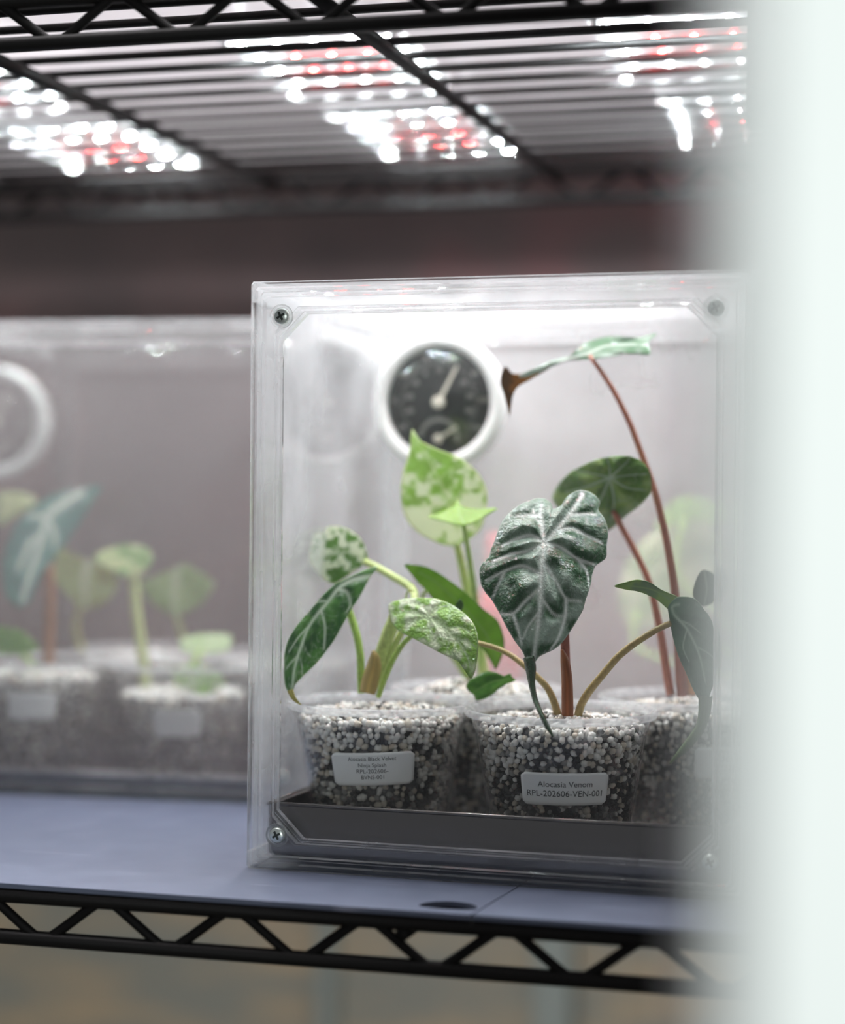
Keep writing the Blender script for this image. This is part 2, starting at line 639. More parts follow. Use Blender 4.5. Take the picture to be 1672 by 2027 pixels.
# ------------------------------------------------------------------ shelf liner sheets
def sheet(name, poly, hole, label):
    import bmesh
    bm = bmesh.new()
    vs = [bm.verts.new((x, y, 0)) for x, y in poly]
    es = [bm.edges.new((vs[i], vs[(i + 1) % len(vs)])) for i in range(len(vs))]
    if hole:
        hv = [bm.verts.new((x, y, 0)) for x, y in hole]
        es += [bm.edges.new((hv[i], hv[(i + 1) % len(hv)])) for i in range(len(hv))]
    bmesh.ops.triangle_fill(bm, edges=es, use_beauty=True)
    for f in bm.faces:
        if f.normal.z < 0:
            f.normal_flip()
    r = bmesh.ops.extrude_face_region(bm, geom=bm.faces[:])
    bmesh.ops.translate(bm, verts=[g for g in r['geom'] if isinstance(g, bmesh.types.BMVert)], vec=(0, 0, -.0018))
    bmesh.ops.recalc_face_normals(bm, faces=bm.faces[:])
    me = bpy.data.meshes.new(name)
    bm.to_mesh(me)
    bm.free()
    o = obj(name, me, None, [M_LINER])
    o['label'] = label
    o['category'] = 'shelf liner'
    return o


hole = [(.0925 + .0105 * math.cos(a), .0075 + (.010 if math.sin(a) > 0 else .0035) * math.sin(a)) for a in np.linspace(0, 2 * math.pi, 28, endpoint=False)]
sheet('shelf_liner', [(-.74, -.0025), (.1035, -.0025), (.1078, .060), (.112, .40), (-.74, .40)], hole,
      'blue-grey plastic shelf liner with a small hole at its front edge, under both clear boxes')
sheet('shelf_liner', [(.1042, -.0025), (.325, -.0025), (.325, .40), (.1127, .40), (.1085, .060)], None,
      'blue-grey plastic shelf liner at the right, beyond the slanted seam')

# ------------------------------------------------------------------ grow lights on the upper shelf
led_me = {}


def led_board(xc, wd, y0, y1, rows, label, turn=.06):
    z = ZL + .0196          # wires' upper side
    x0, x1 = xc - wd / 2, xc + wd / 2
    t = thing('led_grow_board', label, 'grow light', ((x0 + x1) / 2, (y0 + y1) / 2, z), 'grow light boards above the upper shelf')
    m = MB(); m.box(x0, x1, y0, y1, z + .0042, z + .0060); m.build('circuit_board', M_PCB, t)
    for x in (x0 + .004, x1 - .004):
        for y in (y0 + .003, y1 - .003):
            m = MB(); m.lathe([(.0003, z), (.0022, z), (.0022, z + .0042), (.0003, z + .0042)], (x, y, 0), 10); m.build('spacer', M_PCB, t)
    nr = len(rows)
    for j, row in enumerate(rows):
        for i, c in enumerate(row):
            x = x0 + .008 + (x1 - x0 - .016) * i / (len(row) - 1)
            y = y0 + .009 + (y1 - y0 - .018) * j / (nr - 1)
            if c not in led_me:
                prof = [(.0015 * math.cos(a), -.0008 * math.sin(a)) for a in np.linspace(0, math.pi / 2 * .96, 5)]
                m = MB(); m.lathe(prof, (0, 0, 0), 12)
                o = m.build('led', M_LEDR if c == 'R' else M_LEDW, t, True)
                led_me[c] = o.data
                o.data.transform(Matrix.Translation(rootloc(t)))
            else:
                o = obj('led', led_me[c], t)
            if c == 'R':
                o['label'] = 'red LED lens'
            o.location = Vector((x, y, z + .0042)) - rootloc(t)
    t.rotation_euler = (0, 0, turn)
    return t


FR = ['WWWWW', 'WRRRW', 'WRRRW', 'WWWWW']
RR = ['WWWWW', 'WWWWW', 'WRRRW', 'WRRRW', 'WWWWW']
for fx, rx, a, b_ in ((-.192, -.197, 'white LED board at the left edge, in the front row', 'blurred LED board above the rear box with large bright discs, rear row'),
                      (-.001, -.008, 'white LED board with red lenses above the front box, in the front row', 'blurred LED board above the front box, in the rear row'),
                      (.1545, .1555, 'white LED board above the bracket, in the front row', 'blurred LED board beside the white door, in the rear row')):
    led_board(fx, .080, .110, .216, FR, a)
    led_board(rx, .080, .264, .392, RR, b_)
m = MB(); m.box(-.72, .32, .020, .405, ZL + .0258, ZL + .0272)
o = m.build('reflector_sheet', M_PANEL)
o['label'] = 'flat milky sheet lying over the LED boards above the upper shelf'
o['category'] = 'panel'


# ------------------------------------------------------------------ clear boxes
BW, BH, BD = 0.191, 0.225, 0.165


def frame_loops(F, loops, name, mat, parent, closed=True, ridge_lit=()):
    """loops: (inset, depth v, corner cut) from the outer edge inwards; octagon loops bridged into one moulding"""
    vs, fs, mi = [], [], []
    for ins, v, cut in loops:
        a, b_, c, d = ins, BW - ins, ins, BH - ins
        k = max(cut, .0004)
        pts = [(a + k, c), (b_ - k, c), (b_, c + k), (b_, d - k), (b_ - k, d), (a + k, d), (a, d - k), (a, c + k)]
        vs += [F(u, v, w) for u, w in pts]
    n = len(loops)
    for i in range(n if closed else n - 1):
        j = (i + 1) % n
        for k in range(8):
            fs.append((i * 8 + k, i * 8 + (k + 1) % 8, j * 8 + (k + 1) % 8, j * 8 + k))
            mi.append(1 if i in ridge_lit else 0)  # these bands carry the painted highlight
    return mk(name, vs, fs, mat, parent, midx=mi)


def screw(F, u, w, parent):
    c = F(u, -.0012, w)
    ax = (np.array([F.c, F.s, 0]), np.array([0, 0, 1.]), -F.n)
    m = MB(); m.lathe([(.0030, -.0012), (.0030, .0002), (.0024, .0008), (.0004, .0009)], c, 20, ax)
    s = m.build('screw', M_SCREW, parent, True)
    m = MB()
    for a in (.5, .5 + math.pi / 2):
        d = ax[0] * math.cos(a) + ax[1] * math.sin(a)
        e = -ax[0] * math.sin(a) + ax[1] * math.cos(a)
        q = c + ax[2] * .00085
        vv = [q + s1 * .0017 * d + s2 * .00042 * e + h * ax[2] for h in (0, .0003) for s2 in (-1, 1) for s1 in (-1, 1)]
        m.add(vv, [(0, 2, 3, 1), (4, 5, 7, 6), (0, 1, 5, 4), (2, 6, 7, 3), (0, 4, 6, 2), (1, 3, 7, 5)])
    m.build('cross_recess', M_RECESS, s)  # raised dark bars stand in for shade inside the slot
    m = MB(); m.lathe([(.0033, -.0008), (.0046, -.0008), (.0046, .0002), (.0033, .0002)], c, 24, ax, closed=True)
    m.build('screw_boss', M_FRAME, parent, True)


def display_box(F, label, front_mat, back_mat, side_mat, lid_mat, back_frame_mat, seed):
    t = thing('display_box', label, 'box', F(BW / 2, BD / 2, 0))
    def B(u0, u1, v0, v1, w0, w1, name, mat):
        m = MB(); m.box(u0, u1, v0, v1, w0, w1, T=F); return m.build(name, mat, t)
    T = .0018
    B(.0025, BW - .0025, .0035, BD - .003, .0002, .0025, 'bottom_panel', M_PANE)
    B(.0025, BW - .0025, .0035, BD - .003, BH - .0025, BH - .0007, 'lid_panel', lid_mat)
    B(.0012, .0012 + T, .0035, BD - .003, .0028, BH - .0028, 'side_panel', side_mat)
    B(BW - .0012 - T, BW - .0012, .0035, BD - .003, .0028, BH - .0028, 'side_panel', side_mat)
    B(.0035, BW - .0035, BD - .0045, BD - .0027, .0028, BH - .0028, 'back_panel', back_mat)
    B(.0118, BW - .0118, .0008, .0022, .0118, BH - .0118, 'front_panel', front_mat)
    P = [(.0000, .0034, .001), (.0000, -.0002, .001), (.0006, -.0010, .001), (.0022, -.0010, .001), (.0027, .0002, .001),
         (.0039, .0002, .001), (.0045, -.0012, .0012), (.0052, -.0014, .0015), (.0058, -.0004, .0018), (.0062, .0006, .0020), (.0097, .0006, .0092),
         (.0101, -.0012, .0096), (.0107, -.0014, .0099), (.0111, -.0002, .0101), (.0115, -.0002, .0103), (.0119, -.0012, .0104), (.0125, -.0010, .0106),
         (.0128, .0008, .0106), (.0124, .0030, .0104), (.0040, .0034, .002)]
    frame_loops(F, P, 'front_frame', [M_FRAME, M_RIDGE], t, ridge_lit=(1, 3, 5, 7, 10, 12, 14, 16))
    Q = [(.0000, BD, .001), (.0000, BD - .0050, .001), (.0026, BD - .0062, .001), (.0080, BD - .0060, .003), (.0085, BD - .0075, .004),
         (.0125, BD - .0075, .006), (.0130, BD - .0058, .006), (.0130, BD - .0026, .006), (.0060, BD - .001, .002)]
    frame_loops(F, Q, 'back_frame', [back_frame_mat, M_RIDGE], t, ridge_lit=(1, 3, 6))
    # lid rim and base rim that stand a little proud, and the corner posts of the side walls
    for w0, w1, nm in ((BH - .0075, BH + .0004, 'lid_rim'), (.0000, .0062, 'base_rim')):
        m = MB()
        m.box(-.0008, .0012, .0034, BD - .004, w0, w1, T=F)
        m.box(BW - .0012, BW + .0008, .0034, BD - .004, w0, w1, T=F)
        m.build(nm, M_RIDGE, t)
    for u, w in ((.0128, BH - .0135), (.0128, .0135), (BW - .0128, BH - .0135), (BW - .0128, .0135)):
        screw(F, u, w, t)
    # beads of condensation on the inner faces
    rr = np.random.default_rng(seed)
    m = MB()
    for k in range(170):
        a = rr.uniform(.00018, .00050) * (1.5 if k % 12 == 0 else 1)
        w = rr.uniform(.03, BH - .02)
        if k % 3:
            q = F(.0030, rr.uniform(.012, BD - .012), w)
            ax = (np.array([0, 0, 1.]), F.n, np.array([F.c, F.s, 0]))
        else:
            q = F(rr.uniform(.015, BW - .015), BD - .0045, w)
            ax = (np.array([F.c, F.s, 0]), np.array([0, 0, 1.]), -F.n)
        m.lathe([(a, 0), (a * .85, a * .4), (a * .45, a * .65), (a * .05, a * .72)], q, 8, ax)
    m.build('condensation_beads', M_BEAD, t, True, kind='stuff')
    return t


def tray(F, label, u0=.0065, u1=.1845, v0=.0065, v1=.1525, h=.0235):
    t = thing('metal_tray', label, 'tray', F((u0 + u1) / 2, (v0 + v1) / 2, .0026))
    loops = [(0, .0062), (0, h), (-.0006, h + .0006), (.0002, h + .0012), (.0016, h + .0004), (.0016, .0054), (.0040, .0038)]
    vs, fs = [], []
    b0 = .0027
    for ins, z in [(.004, b0), (.001, b0 + .001)] + loops:
        vs += [F(u0 + ins, v0 + ins, z), F(u1 - ins, v0 + ins, z), F(u1 - ins, v1 - ins, z), F(u0 + ins, v1 - ins, z)]
    n = len(loops) + 2
    for i in range(n - 1):
        for k in range(4):
            fs.append((i * 4 + k, i * 4 + (k + 1) % 4, (i + 1) * 4 + (k + 1) % 4, (i + 1) * 4 + k))
    fs += [(3, 2, 1, 0), tuple((n - 1) * 4 + k for k in range(4))]
    mk('tray_pan', vs, fs, M_STEEL, t)
    m = MB()
    c = [F(u0 - .0002, v0 - .0002, h + .0008), F(u1, v0 - .0002, h + .0008), F(u1, v1, h + .0008), F(u0 - .0002, v1, h + .0008)]
    for i in range(4):
        m.tube([c[i], c[(i + 1) % 4]], .0008, 8)
    m.build('rolled_rim', M_STEEL, t, True)
    return t


F1 = Frame(0.0, 0.0541, -0.02388)
F2 = Frame(-.2184, .1907, .08)
display_box(F1, 'clear acrylic display box with screwed frame holding four potted plants, in focus', M_PANE, M_BACK, M_SIDE, M_TOP, M_BFRAME, 3)
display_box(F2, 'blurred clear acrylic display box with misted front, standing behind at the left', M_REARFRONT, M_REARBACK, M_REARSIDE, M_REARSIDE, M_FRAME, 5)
tray(F1, 'shallow stainless steel tray under the pots in the front box')
tray(F2, 'shallow steel tray under the pots in the blurred rear box', h=.010)


# ------------------------------------------------------------------ dial thermometers
def text_verts(body):
    cu = bpy.data.curves.new('text', 'FONT')
    cu.body = body
    cu.size = 1.0
    cu.resolution_u = 3
    ob = bpy.data.objects.new('text', cu)
    C.objects.link(ob)
    me = bpy.data.meshes.new_from_object(ob)
    v = np.array([x.co[:2] for x in me.vertices])
    f = [list(p.vertices) for p in me.polygons]
    bpy.data.objects.remove(ob)
    bpy.data.curves.remove(cu)
    bpy.data.meshes.remove(me)
    v[:, 0] -= (v[:, 0].min() + v[:, 0].max()) / 2
    return v, f


def thermometer(F, px, py, v, label):
    c = F.at(px, py, v)
    ax = (np.array([F.c, F.s, 0]), np.array([0, 0, 1.]), -F.n)
    t = thing('dial_thermometer', label, 'thermometer', c - ax[2] * (BD - .0046 - v))
    h0 = -(BD - .0046 - v) + .0002
    m = MB(); m.lathe([(.0003, h0), (.0270, h0), (.0300, h0 + .003), (.0312, -.006), (.0312, -.0015), (.0303, .0010), (.0285, .0020), (.0262, .0014),
                       (.0246, .0), (.0242, -.0022)], c, 64, ax)
    m.build('case', M_WHITE, t, True)
    m = MB(); m.lathe([(.0003, -.0022), (.0243, -.0022)], c, 64, ax); m.build('dial_face', M_DIAL, t)
    def pt(r, a, h):      # angle clockwise from the top
        return c + ax[0] * (r * math.sin(a)) + ax[1] * (r * math.cos(a)) + ax[2] * h
    m = MB()
    for k in range(61):
        a = math.radians(-128 + 256 * k / 60)
        r0 = .0172 if k % 5 else .0166
        d = .00011
        m.add([pt(r0, a - d / r0, -.0020), pt(r0, a + d / r0, -.0020), pt(.0182, a + d / .0182, -.0020), pt(.0182, a - d / .0182, -.0020)], [(0, 1, 2, 3)])
    m.build('scale_ticks', M_PRINTW, t)
    nm = MB()
    def num(s, r, a, size, cc=None):
        vv, ff = text_verts(s)
        q = (pt(r, a, -.0020) if cc is None else cc)
        nm.add([q + ax[0] * x * size + ax[1] * (y - .35) * size for x, y in vv], ff)
    for k, s in enumerate(('-20', '0', '20', '40', '60', '80', '100', '120')):
        num(s, .0212, math.radians(-122 + 244 * k / 7), .0034)
    for k, s in enumerate(('-30', '-20', '-10', '0', '10', '20', '30', '40', '50')):
        num(s, .0146, math.radians(-105 + 210 * k / 8), .0029)
    nm.build('dial_numerals', M_PRINTW, t)
    sub = c - ax[1] * .0165
    m = MB()
    for k in range(25):
        a = math.radians(-80 + 175 * k / 24)
        for r0, r1 in ((.0078, .0098),):
            d = .00022
            f = lambda r, aa: sub + ax[0] * r * math.sin(aa) + ax[1] * r * math.cos(aa) + ax[2] * -.0020
            m.add([f(r0, a - d / r0), f(r0, a + d / r0), f(r1, a + d / r1), f(r1, a - d / r1)], [(0, 1, 2, 3)])
    m.build('humidity_scale', M_PRINTW, t)
    def hand(cc, a, L, w, r, name):
        d = ax[0] * math.sin(a) + ax[1] * math.cos(a)
        e = ax[0] * math.cos(a) - ax[1] * math.sin(a)
        m = MB()
        vv = [cc + ax[2] * h + q for h in (-.0012, -.0008) for q in (-e * w - d * .001, e * w - d * .001, e * w * .6 + d * L, -e * w * .6 + d * L)]
        m.add(vv, [(0, 1, 2, 3), (7, 6, 5, 4), (0, 4, 5, 1), (1, 5, 6, 2), (2, 6, 7, 3), (3, 7, 4, 0)])
        o = m.build(name, M_IVORY, t)
        m = MB(); m.lathe([(r, -.0020), (r, -.0006), (r * .7, -.0003), (.0001, -.0002)], cc, 20, ax); m.build('hub', M_IVORY, o, True)
    hand(c, math.radians(28), .0185, .0009, .0029, 'needle')
    hand(sub, math.radians(58), .0105, .0009, .0022, 'humidity_needle')
    m = MB(); m.lathe([(.0003, -.0001), (.0240, -.0003), (.0245, -.0012), (.0240, -.0006), (.0003, -.0004)], c, 48, ax); m.build('dial_glass', M_PANE, t, True)
    return t


thermometer(F1, 866, 796, .150, 'round white dial thermometer on the back panel of the front box')
thermometer(F2, -12, 836, .150, 'blurred round white dial thermometer inside the rear box, cut by the frame')


# ------------------------------------------------------------------ pots
def grain_mesh(seed):
    r = np.random.default_rng(seed)
    nseg, nr = 6, 4
    v = [(0, 0, 1.0)]
    for j in range(1, nr):
        for k in range(nseg):
            a, b_ = math.pi * j / nr, 2 * math.pi * (k + .5 * (j % 2)) / nseg
            v.append((math.sin(a) * math.cos(b_), math.sin(a) * math.sin(b_), math.cos(a)))
    v.append((0, 0, -1.0))
    v = np.array(v) * (1 + r.uniform(-.13, .13, (len(v), 1))) * np.array([1.15, .95, .8])
    f = [(0, 1 + k, 1 + (k + 1) % nseg) for k in range(nseg)]
    for j in range(nr - 2):
        for k in range(nseg):
            a = 1 + j * nseg + k
            b_ = 1 + j * nseg + (k + 1) % nseg
            f.append((a, a + nseg, b_ + nseg, b_))
    n = len(v) - 1
    f += [(n, 1 + (nr - 2) * nseg + (k + 1) % nseg, 1 + (nr - 2) * nseg + k) for k in range(nseg)]
    return v, f


GR = [grain_mesh(s) for s in range(4)]
GMATS = [M_PERL, M_CREAM, M_GRIT, M_LAVA]
GMESH = {}
for gi, (gv, gf) in enumerate(GR):
    for mi, gm in enumerate(GMATS):
        me = bpy.data.meshes.new('pebble')
        me.from_pydata(gv.tolist(), [], gf)
        me.polygons.foreach_set('use_smooth', [True] * len(me.polygons))
        me.materials.append(gm)
        GMESH[gi, mi] = me


def rot3(r):
    q = r.normal(size=4)
    q /= np.linalg.norm(q)
    w, x, y, z = q
    return np.array([[1 - 2 * (y * y + z * z), 2 * (x * y - z * w), 2 * (x * z + y * w)],
                     [2 * (x * y + z * w), 1 - 2 * (x * x + z * z), 2 * (y * z - x * w)],
                     [2 * (x * z - y * w), 2 * (y * z + x * w), 1 - 2 * (x * x + y * y)]])


RB, RT, RRIM, HP = .0248, .0336, .0378, .0565      # cup radii and height
ZP = .0042                                         # tray floor


def potted(F, u, v, label, seed, n_parts, name='potted_alocasia', fill=.0500, mound=.0035, z0=ZP, group=None, grain=.0014):
    r = np.random.default_rng(seed)
    c = F(u, v, z0)
    t = thing(name, label, 'potted plant', c, group)
    m = MB()
    prof = [(.0004, .0012), (RB - .002, .0012), (RB, 0.0), (RB + .0006, .0004), (RT, .0490), (RT + .0006, .0500), (RT + .0012, HP - .0028),
            (RT + .0006, HP - .0028), (RT - .0001, .0502), (RT - .0008, .0490), (RB + .0001, .0024), (RB - .002, .0020), (.0004, .0020)]
    m.lathe(prof, c, 56)
    m.build('pot', M_CUP, t, True)
    m = MB()
    m.lathe([(RT + .0004, HP - .0028), (RRIM - .0008, HP - .0024), (RRIM, HP - .0012), (RRIM - .0001, HP + .0002), (RRIM - .0010, HP + .0006), (RRIM - .0016, HP),
             (RT + .0010, HP - .0014)], c, 64, closed=True)
    m.build('pot_rim', M_RIM, t, True)
    # dark fill under the grains
    def rad(z):
        return RB + (RT - RB) * z / .049 - .0009
    def top(rr):
        return fill + mound * (1 - (rr / RT)**2)
    m = MB()
    m.lathe([(.0004, .0026), (rad(.0026) - grain * 1.4, .0026), (rad(fill * .5) - grain * 1.4, fill * .5), (rad(fill) - grain * 1.4, fill - grain),
             (rad(fill) * .5, top(rad(fill) * .5) - grain), (.0004, top(0) - grain)], c, 28)
    m.build('substrate', M_SOIL, t, True)
    # grains: centres and whether they lie on top
    G = []
    s = grain * 1.75
    for ring in range(0, int(rad(fill) / s)):
        rr = rad(fill) - grain * 1.1 - ring * s
        if rr < 0:
            break
        n = max(1, int(2 * math.pi * rr / s))
        for k in range(n):
            a = 2 * math.pi * (k + r.uniform(-.35, .35)) / n
            q = rr + r.uniform(-.3, .3) * s
            q = min(q, rad(fill) - grain)
            G.append((q * math.cos(a), q * math.sin(a), top(q) + r.uniform(-.4, .8) * grain, 1))
    z = fill - grain
    while z > .0035:
        rr = rad(z) - grain * 1.02
        n = int(2 * math.pi * rr / s)
        for k in range(n):
            a = 2 * math.pi * (k + r.uniform(-.4, .4)) / n
            G.append((rr * math.cos(a), rr * math.sin(a), z + r.uniform(-.3, .3) * s, 0))
        z -= s * .93
    cdir = CAM[:2] - c[:2]
    cdir = cdir / np.linalg.norm(cdir)
    G.sort(key=lambda g: -(g[0] * cdir[0] + g[1] * cdir[1]) - (.02 if g[3] else 0))
    vs, fs, mi = [], [], []
    for i, (x, y, zz, on) in enumerate(G):
        sc = grain * r.choice([.75, .9, 1.0, 1.1, 1.3], p=[.2, .25, .25, .2, .1])
        cl = vnoise(np.array([x * 190 + 9]), np.array([(y + zz * 1.3) * 190 + seed]), seed)[0]
        k = r.random()
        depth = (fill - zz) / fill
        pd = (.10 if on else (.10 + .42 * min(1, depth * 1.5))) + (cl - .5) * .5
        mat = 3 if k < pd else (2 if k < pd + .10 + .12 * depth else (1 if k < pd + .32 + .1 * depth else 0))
        gi = int(r.integers(4))
        if i < n_parts and (on or zz > .004):
            o = obj('pebble', GMESH[gi, mat], t)
            o.location = (x, y, zz)
            o.scale = (sc, sc, sc)
            o.rotation_euler = tuple(r.uniform(0, 6.28, 3))
        else:
            n0 = len(vs)
            vv = (GR[gi][0] * sc) @ rot3(r).T + np.array([x, y, zz]) + c
            vs += vv.tolist()
            fs += [[q + n0 for q in f] for f in GR[gi][1]]
            mi += [mat] * len(GR[gi][1])
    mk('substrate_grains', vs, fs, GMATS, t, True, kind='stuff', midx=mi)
    return t, c


def sticker(t, c, daz, zc, w, h, lines, tilt=0.0, corner=.0017):
    """lines: (text, width fraction, height position from the centre in m)"""
    az = math.atan2(CAM[1] - c[1], CAM[0] - c[0]) + daz
    ct, st = math.cos(tilt), math.sin(tilt)
    def P(s_, t_, off):
        s2, t2 = s_ * ct - t_ * st, s_ * st + t_ * ct
        z = zc + t2
        rr = RB + (RT - RB) * z / .049 + .00065 + off
        rm = RB + (RT - RB) * zc / .049
        a = az + s2 / rm
        return np.array([c[0] + rr * math.cos(a), c[1] + rr * math.sin(a), c[2] + z])
    n, k = 10, 26
    rows = []
    for j in range(n + 1):
        tt = -h / 2 + h * j / n
        e = max(0, abs(tt) - (h / 2 - corner))
        hw = w / 2 - corner + math.sqrt(max(0, corner**2 - e * e))
        rows.append([(-hw + 2 * hw * i / k, tt) for i in range(k + 1)])
    vs = [P(a, b_, off) for off in (0, .00012) for row in rows for a, b_ in row]
    N = (n + 1) * (k + 1)
    fs = []
    for j in range(n):
        for i in range(k):
            a = j * (k + 1) + i
            fs += [(a, a + k + 1, a + k + 2, a + 1), (N + a, N + a + 1, N + a + k + 2, N + a + k + 1)]
    edge = [i for i in range(k + 1)] + [j * (k + 1) + k for j in range(1, n + 1)] + [n * (k + 1) + i for i in range(k - 1, -1, -1)] + [j * (k + 1) for j in range(n - 1, 0, -1)]
    for a, b_ in zip(edge, edge[1:] + edge[:1]):
        fs.append((a, b_, N + b_, N + a))
    lab = mk('sticker', vs, fs, M_STICK, t, True)
    for txt, frac, yy in lines:
        vv, ff = text_verts(txt)
        sc = w * frac / (vv[:, 0].max() - vv[:, 0].min())
        mk('printed_text', [P(x * sc, yy + (y - .34) * sc, .0002) for x, y in vv], ff, M_INK, lab)
    return lab


# ------------------------------------------------------------------ leaves
def ptube(F, pts, rpx, mat_col, parent, name='petiole', mat=None, label=None, n=26):
    q = spline(pts, n)
    w = F.at(q[:, 0], q[:, 1], q[:, 2])
    rp = np.interp(np.linspace(0, 1, n), np.linspace(0, 1, len(rpx)), rpx) if not np.isscalar(rpx) else np.full(n, rpx)
    rad = np.array([rp[i] * depth_of(w[i]) / FPX for i in range(n)])
    m = MB()
    m.tube(w, rad, 10)
    o = m.build(name, mat or stem_mat(mat_col), parent, True, label=label)
    return o


_sm = {}


def stem_mat(col):
    if col not in _sm:
        _sm[col] = plain('stem', col, .38, bump=.15, bscale=700, var=.22)
    return _sm[col]


def patch(F, outline, J, v, slope=(0, 0), cup=0.0, base=(.03, .12, .03), base2=None, nsc=30.0, thr=(.45, .6), veins=(), vw=3.0, vcol=(.6, .7, .55),
          minor=None, quilt=0.0, qw=14.0, rim=None, rimw=.05, ruffle=(0, 0), nth=150, nt=26, seed=1, fade=None, vmin=.0045):
    O = spline(outline, nth, True)
    Jp = np.array(J, float)
    ts = np.linspace(0, 1, nt + 1)[1:]**.85
    P = np.concatenate([Jp[None]] + [Jp + (O - Jp) * t for t in ts])
    tt = np.r_[0, np.repeat(ts, nth)]
    th = np.r_[0, np.tile(np.arange(nth) / nth, nt)]
    d = np.full(len(P), 1e9)
    vein = np.zeros(len(P))
    for item in veins:
        line, w = item if isinstance(item, tuple) else (item, 1.0)
        q = spline(line, 24)
        di = segdist(P, q)
        # veins taper towards their ends
        along = np.linalg.norm(P - q[0], axis=1) / (np.linalg.norm(q[-1] - q[0]) + 1e-6)
        ww = vw * w * np.clip(1.1 - .6 * along, .35, 1)
        vein = np.maximum(vein, np.exp(-(di / ww)**2))
        d = np.minimum(d, di)
    vv = v + slope[0] * (P[:, 0] - Jp[0]) / 100 + slope[1] * (P[:, 1] - Jp[1]) / 100 + cup * (((P - Jp) / 100)**2).sum(1)
    if quilt:
        vv = vv - quilt * (1 - np.exp(-(d / qw)**2)) * (1 - tt**4) * (.6 + .8 * vnoise(P[:, 0] / 22, P[:, 1] / 22, seed))
    if ruffle[0]:
        vv = vv + ruffle[0] * np.sin(2 * math.pi * ruffle[1] * th + seed) * tt**3
    vv = np.maximum(vv, vmin)
    col = np.tile(np.array(base), (len(P), 1))
    col *= (.8 + .4 * fbm(P[:, 0] / 18, P[:, 1] / 18, seed + 5))[:, None]
    if base2 is not None:
        nz = fbm(P[:, 0] / nsc, P[:, 1] / nsc, seed)
        k = np.clip((nz - thr[0]) / (thr[1] - thr[0]), 0, 1)[:, None]
        if fade is not None:      # variegation grows along a direction
            g = ((P - Jp) @ np.array(fade[:2])) / 100 + fade[2]
            k = k * np.clip(g, 0, 1)[:, None]
        col = col * (1 - k) + np.array(base2) * k
    if minor:
        mq = vnoise(P[:, 0] / minor[0], P[:, 1] / minor[0], seed + 21)
        k = (np.clip(1 - abs(mq - .5) / minor[1], 0, 1) * minor[2])[:, None]
        col = col * (1 - k) + np.array(vcol) * k
    col = col * (1 - vein[:, None]) + np.array(vcol) * vein[:, None]
    if rim is not None:
        k = np.clip((tt - (1 - rimw)) / rimw, 0, 1)[:, None]
        col = col * (1 - k) + np.array(rim) * k
    W = F.at(P[:, 0], P[:, 1], vv)
    f = [(0, 1 + k, 1 + (k + 1) % nth) for k in range(nth)]
    for i in range(nt - 1):
        for k in range(nth):
            a = 1 + i * nth
            f.append((a + k, a + nth + k, a + nth + (k + 1) % nth, a + (k + 1) % nth))
    return W, f, col


def ribbon(F, pts, col, nx=6, n=40, fold=.0):
    """a narrow strip: points (px, py, v, half width px)"""
    q = spline(pts, n)
    tan = np.gradient(q[:, :2], axis=0)
    tan /= np.linalg.norm(tan, axis=1)[:, None] + 1e-9
    nor = np.stack([-tan[:, 1], tan[:, 0]], 1)
    V, cc = [], []
    for i in range(n):
        for k in range(nx + 1):
            s = 2 * k / nx - 1
            p = q[i, :2] + nor[i] * s * q[i, 3]
            V.append((p[0], p[1], max(.0045, q[i, 2] - fold * (1 - s * s))))
            cc.append(np.array(col) * (1.0 + .5 * (abs(s) < .2)))
    V = np.array(V)
    W = F.at(V[:, 0], V[:, 1], V[:, 2])
    f = [(i * (nx + 1) + k, i * (nx + 1) + k + 1, (i + 1) * (nx + 1) + k + 1, (i + 1) * (nx + 1) + k) for i in range(n - 1) for k in range(nx)]
    return W, f, np.array(cc)


def leaf(parts, mat, parent, name='leaf', label=None, under=None, thick=.00045):
    V, Fc, K = [], [], []
    for W, f, c in parts:
        n = len(V)
        V += W.tolist()
        Fc += [[i + n for i in q] for q in f]
        K.append(c)
    o = mk(name, V, Fc, mat, parent, True, label=label)
    col = np.concatenate(K)
    at = o.data.color_attributes.new('Pigment', 'FLOAT_COLOR', 'POINT')
    at.data.foreach_set('color', np.c_[col, np.ones(len(col))].astype(np.float32).ravel())
    sm = o.modifiers.new('thickness', 'SOLIDIFY')
    sm.thickness = thick
    sm.offset = 0
    if under:
        o.data.materials.append(under)
        sm.material_offset = 1
    return o


GREEN_STEM = (.33, .50, .10)
PALE_STEM = (.48, .58, .20)
RED_STEM = (.28, .085, .055)
TAN_STEM = (.42, .32, .13)

# ---- pot 1: front left
t1, c1 = potted(F1, .0372, .0495, 'clear cup with bushy green plant and four-line sticker, front left in the front box', 3, 300)
sticker(t1, c1, -.10, .0335, .0325, .0130, [('Alocasia Black Velvet', .56, .0041), ('Ninja Splash', .325, .0016), ('RPL-202606-', .375, -.0008), ('BVNS-001', .27, -.0032)], tilt=.045)
L1v = [([(735, 1141), (716, 1143), (690, 1151), (668, 1166), (650, 1190), (635, 1207), (612, 1238), (600, 1267), (589, 1299), (581, 1333), (579, 1360)], 1.15),
       ([(668, 1166), (684, 1170), (692, 1185), (693, 1200)], 1.0), ([(635, 1207), (643, 1240), (641, 1285)], .8),
       ([(650, 1190), (628, 1192), (606, 1218)], .5), ([(612, 1238), (590, 1262), (572, 1290)], .6), ([(612, 1238), (600, 1270), (606, 1290), (616, 1300)], .5),
       ([(589, 1299), (575, 1312), (566, 1325)], .5), ([(589, 1299), (597, 1315), (598, 1335)], .45), ([(693, 1200), (685, 1212)], .5)]
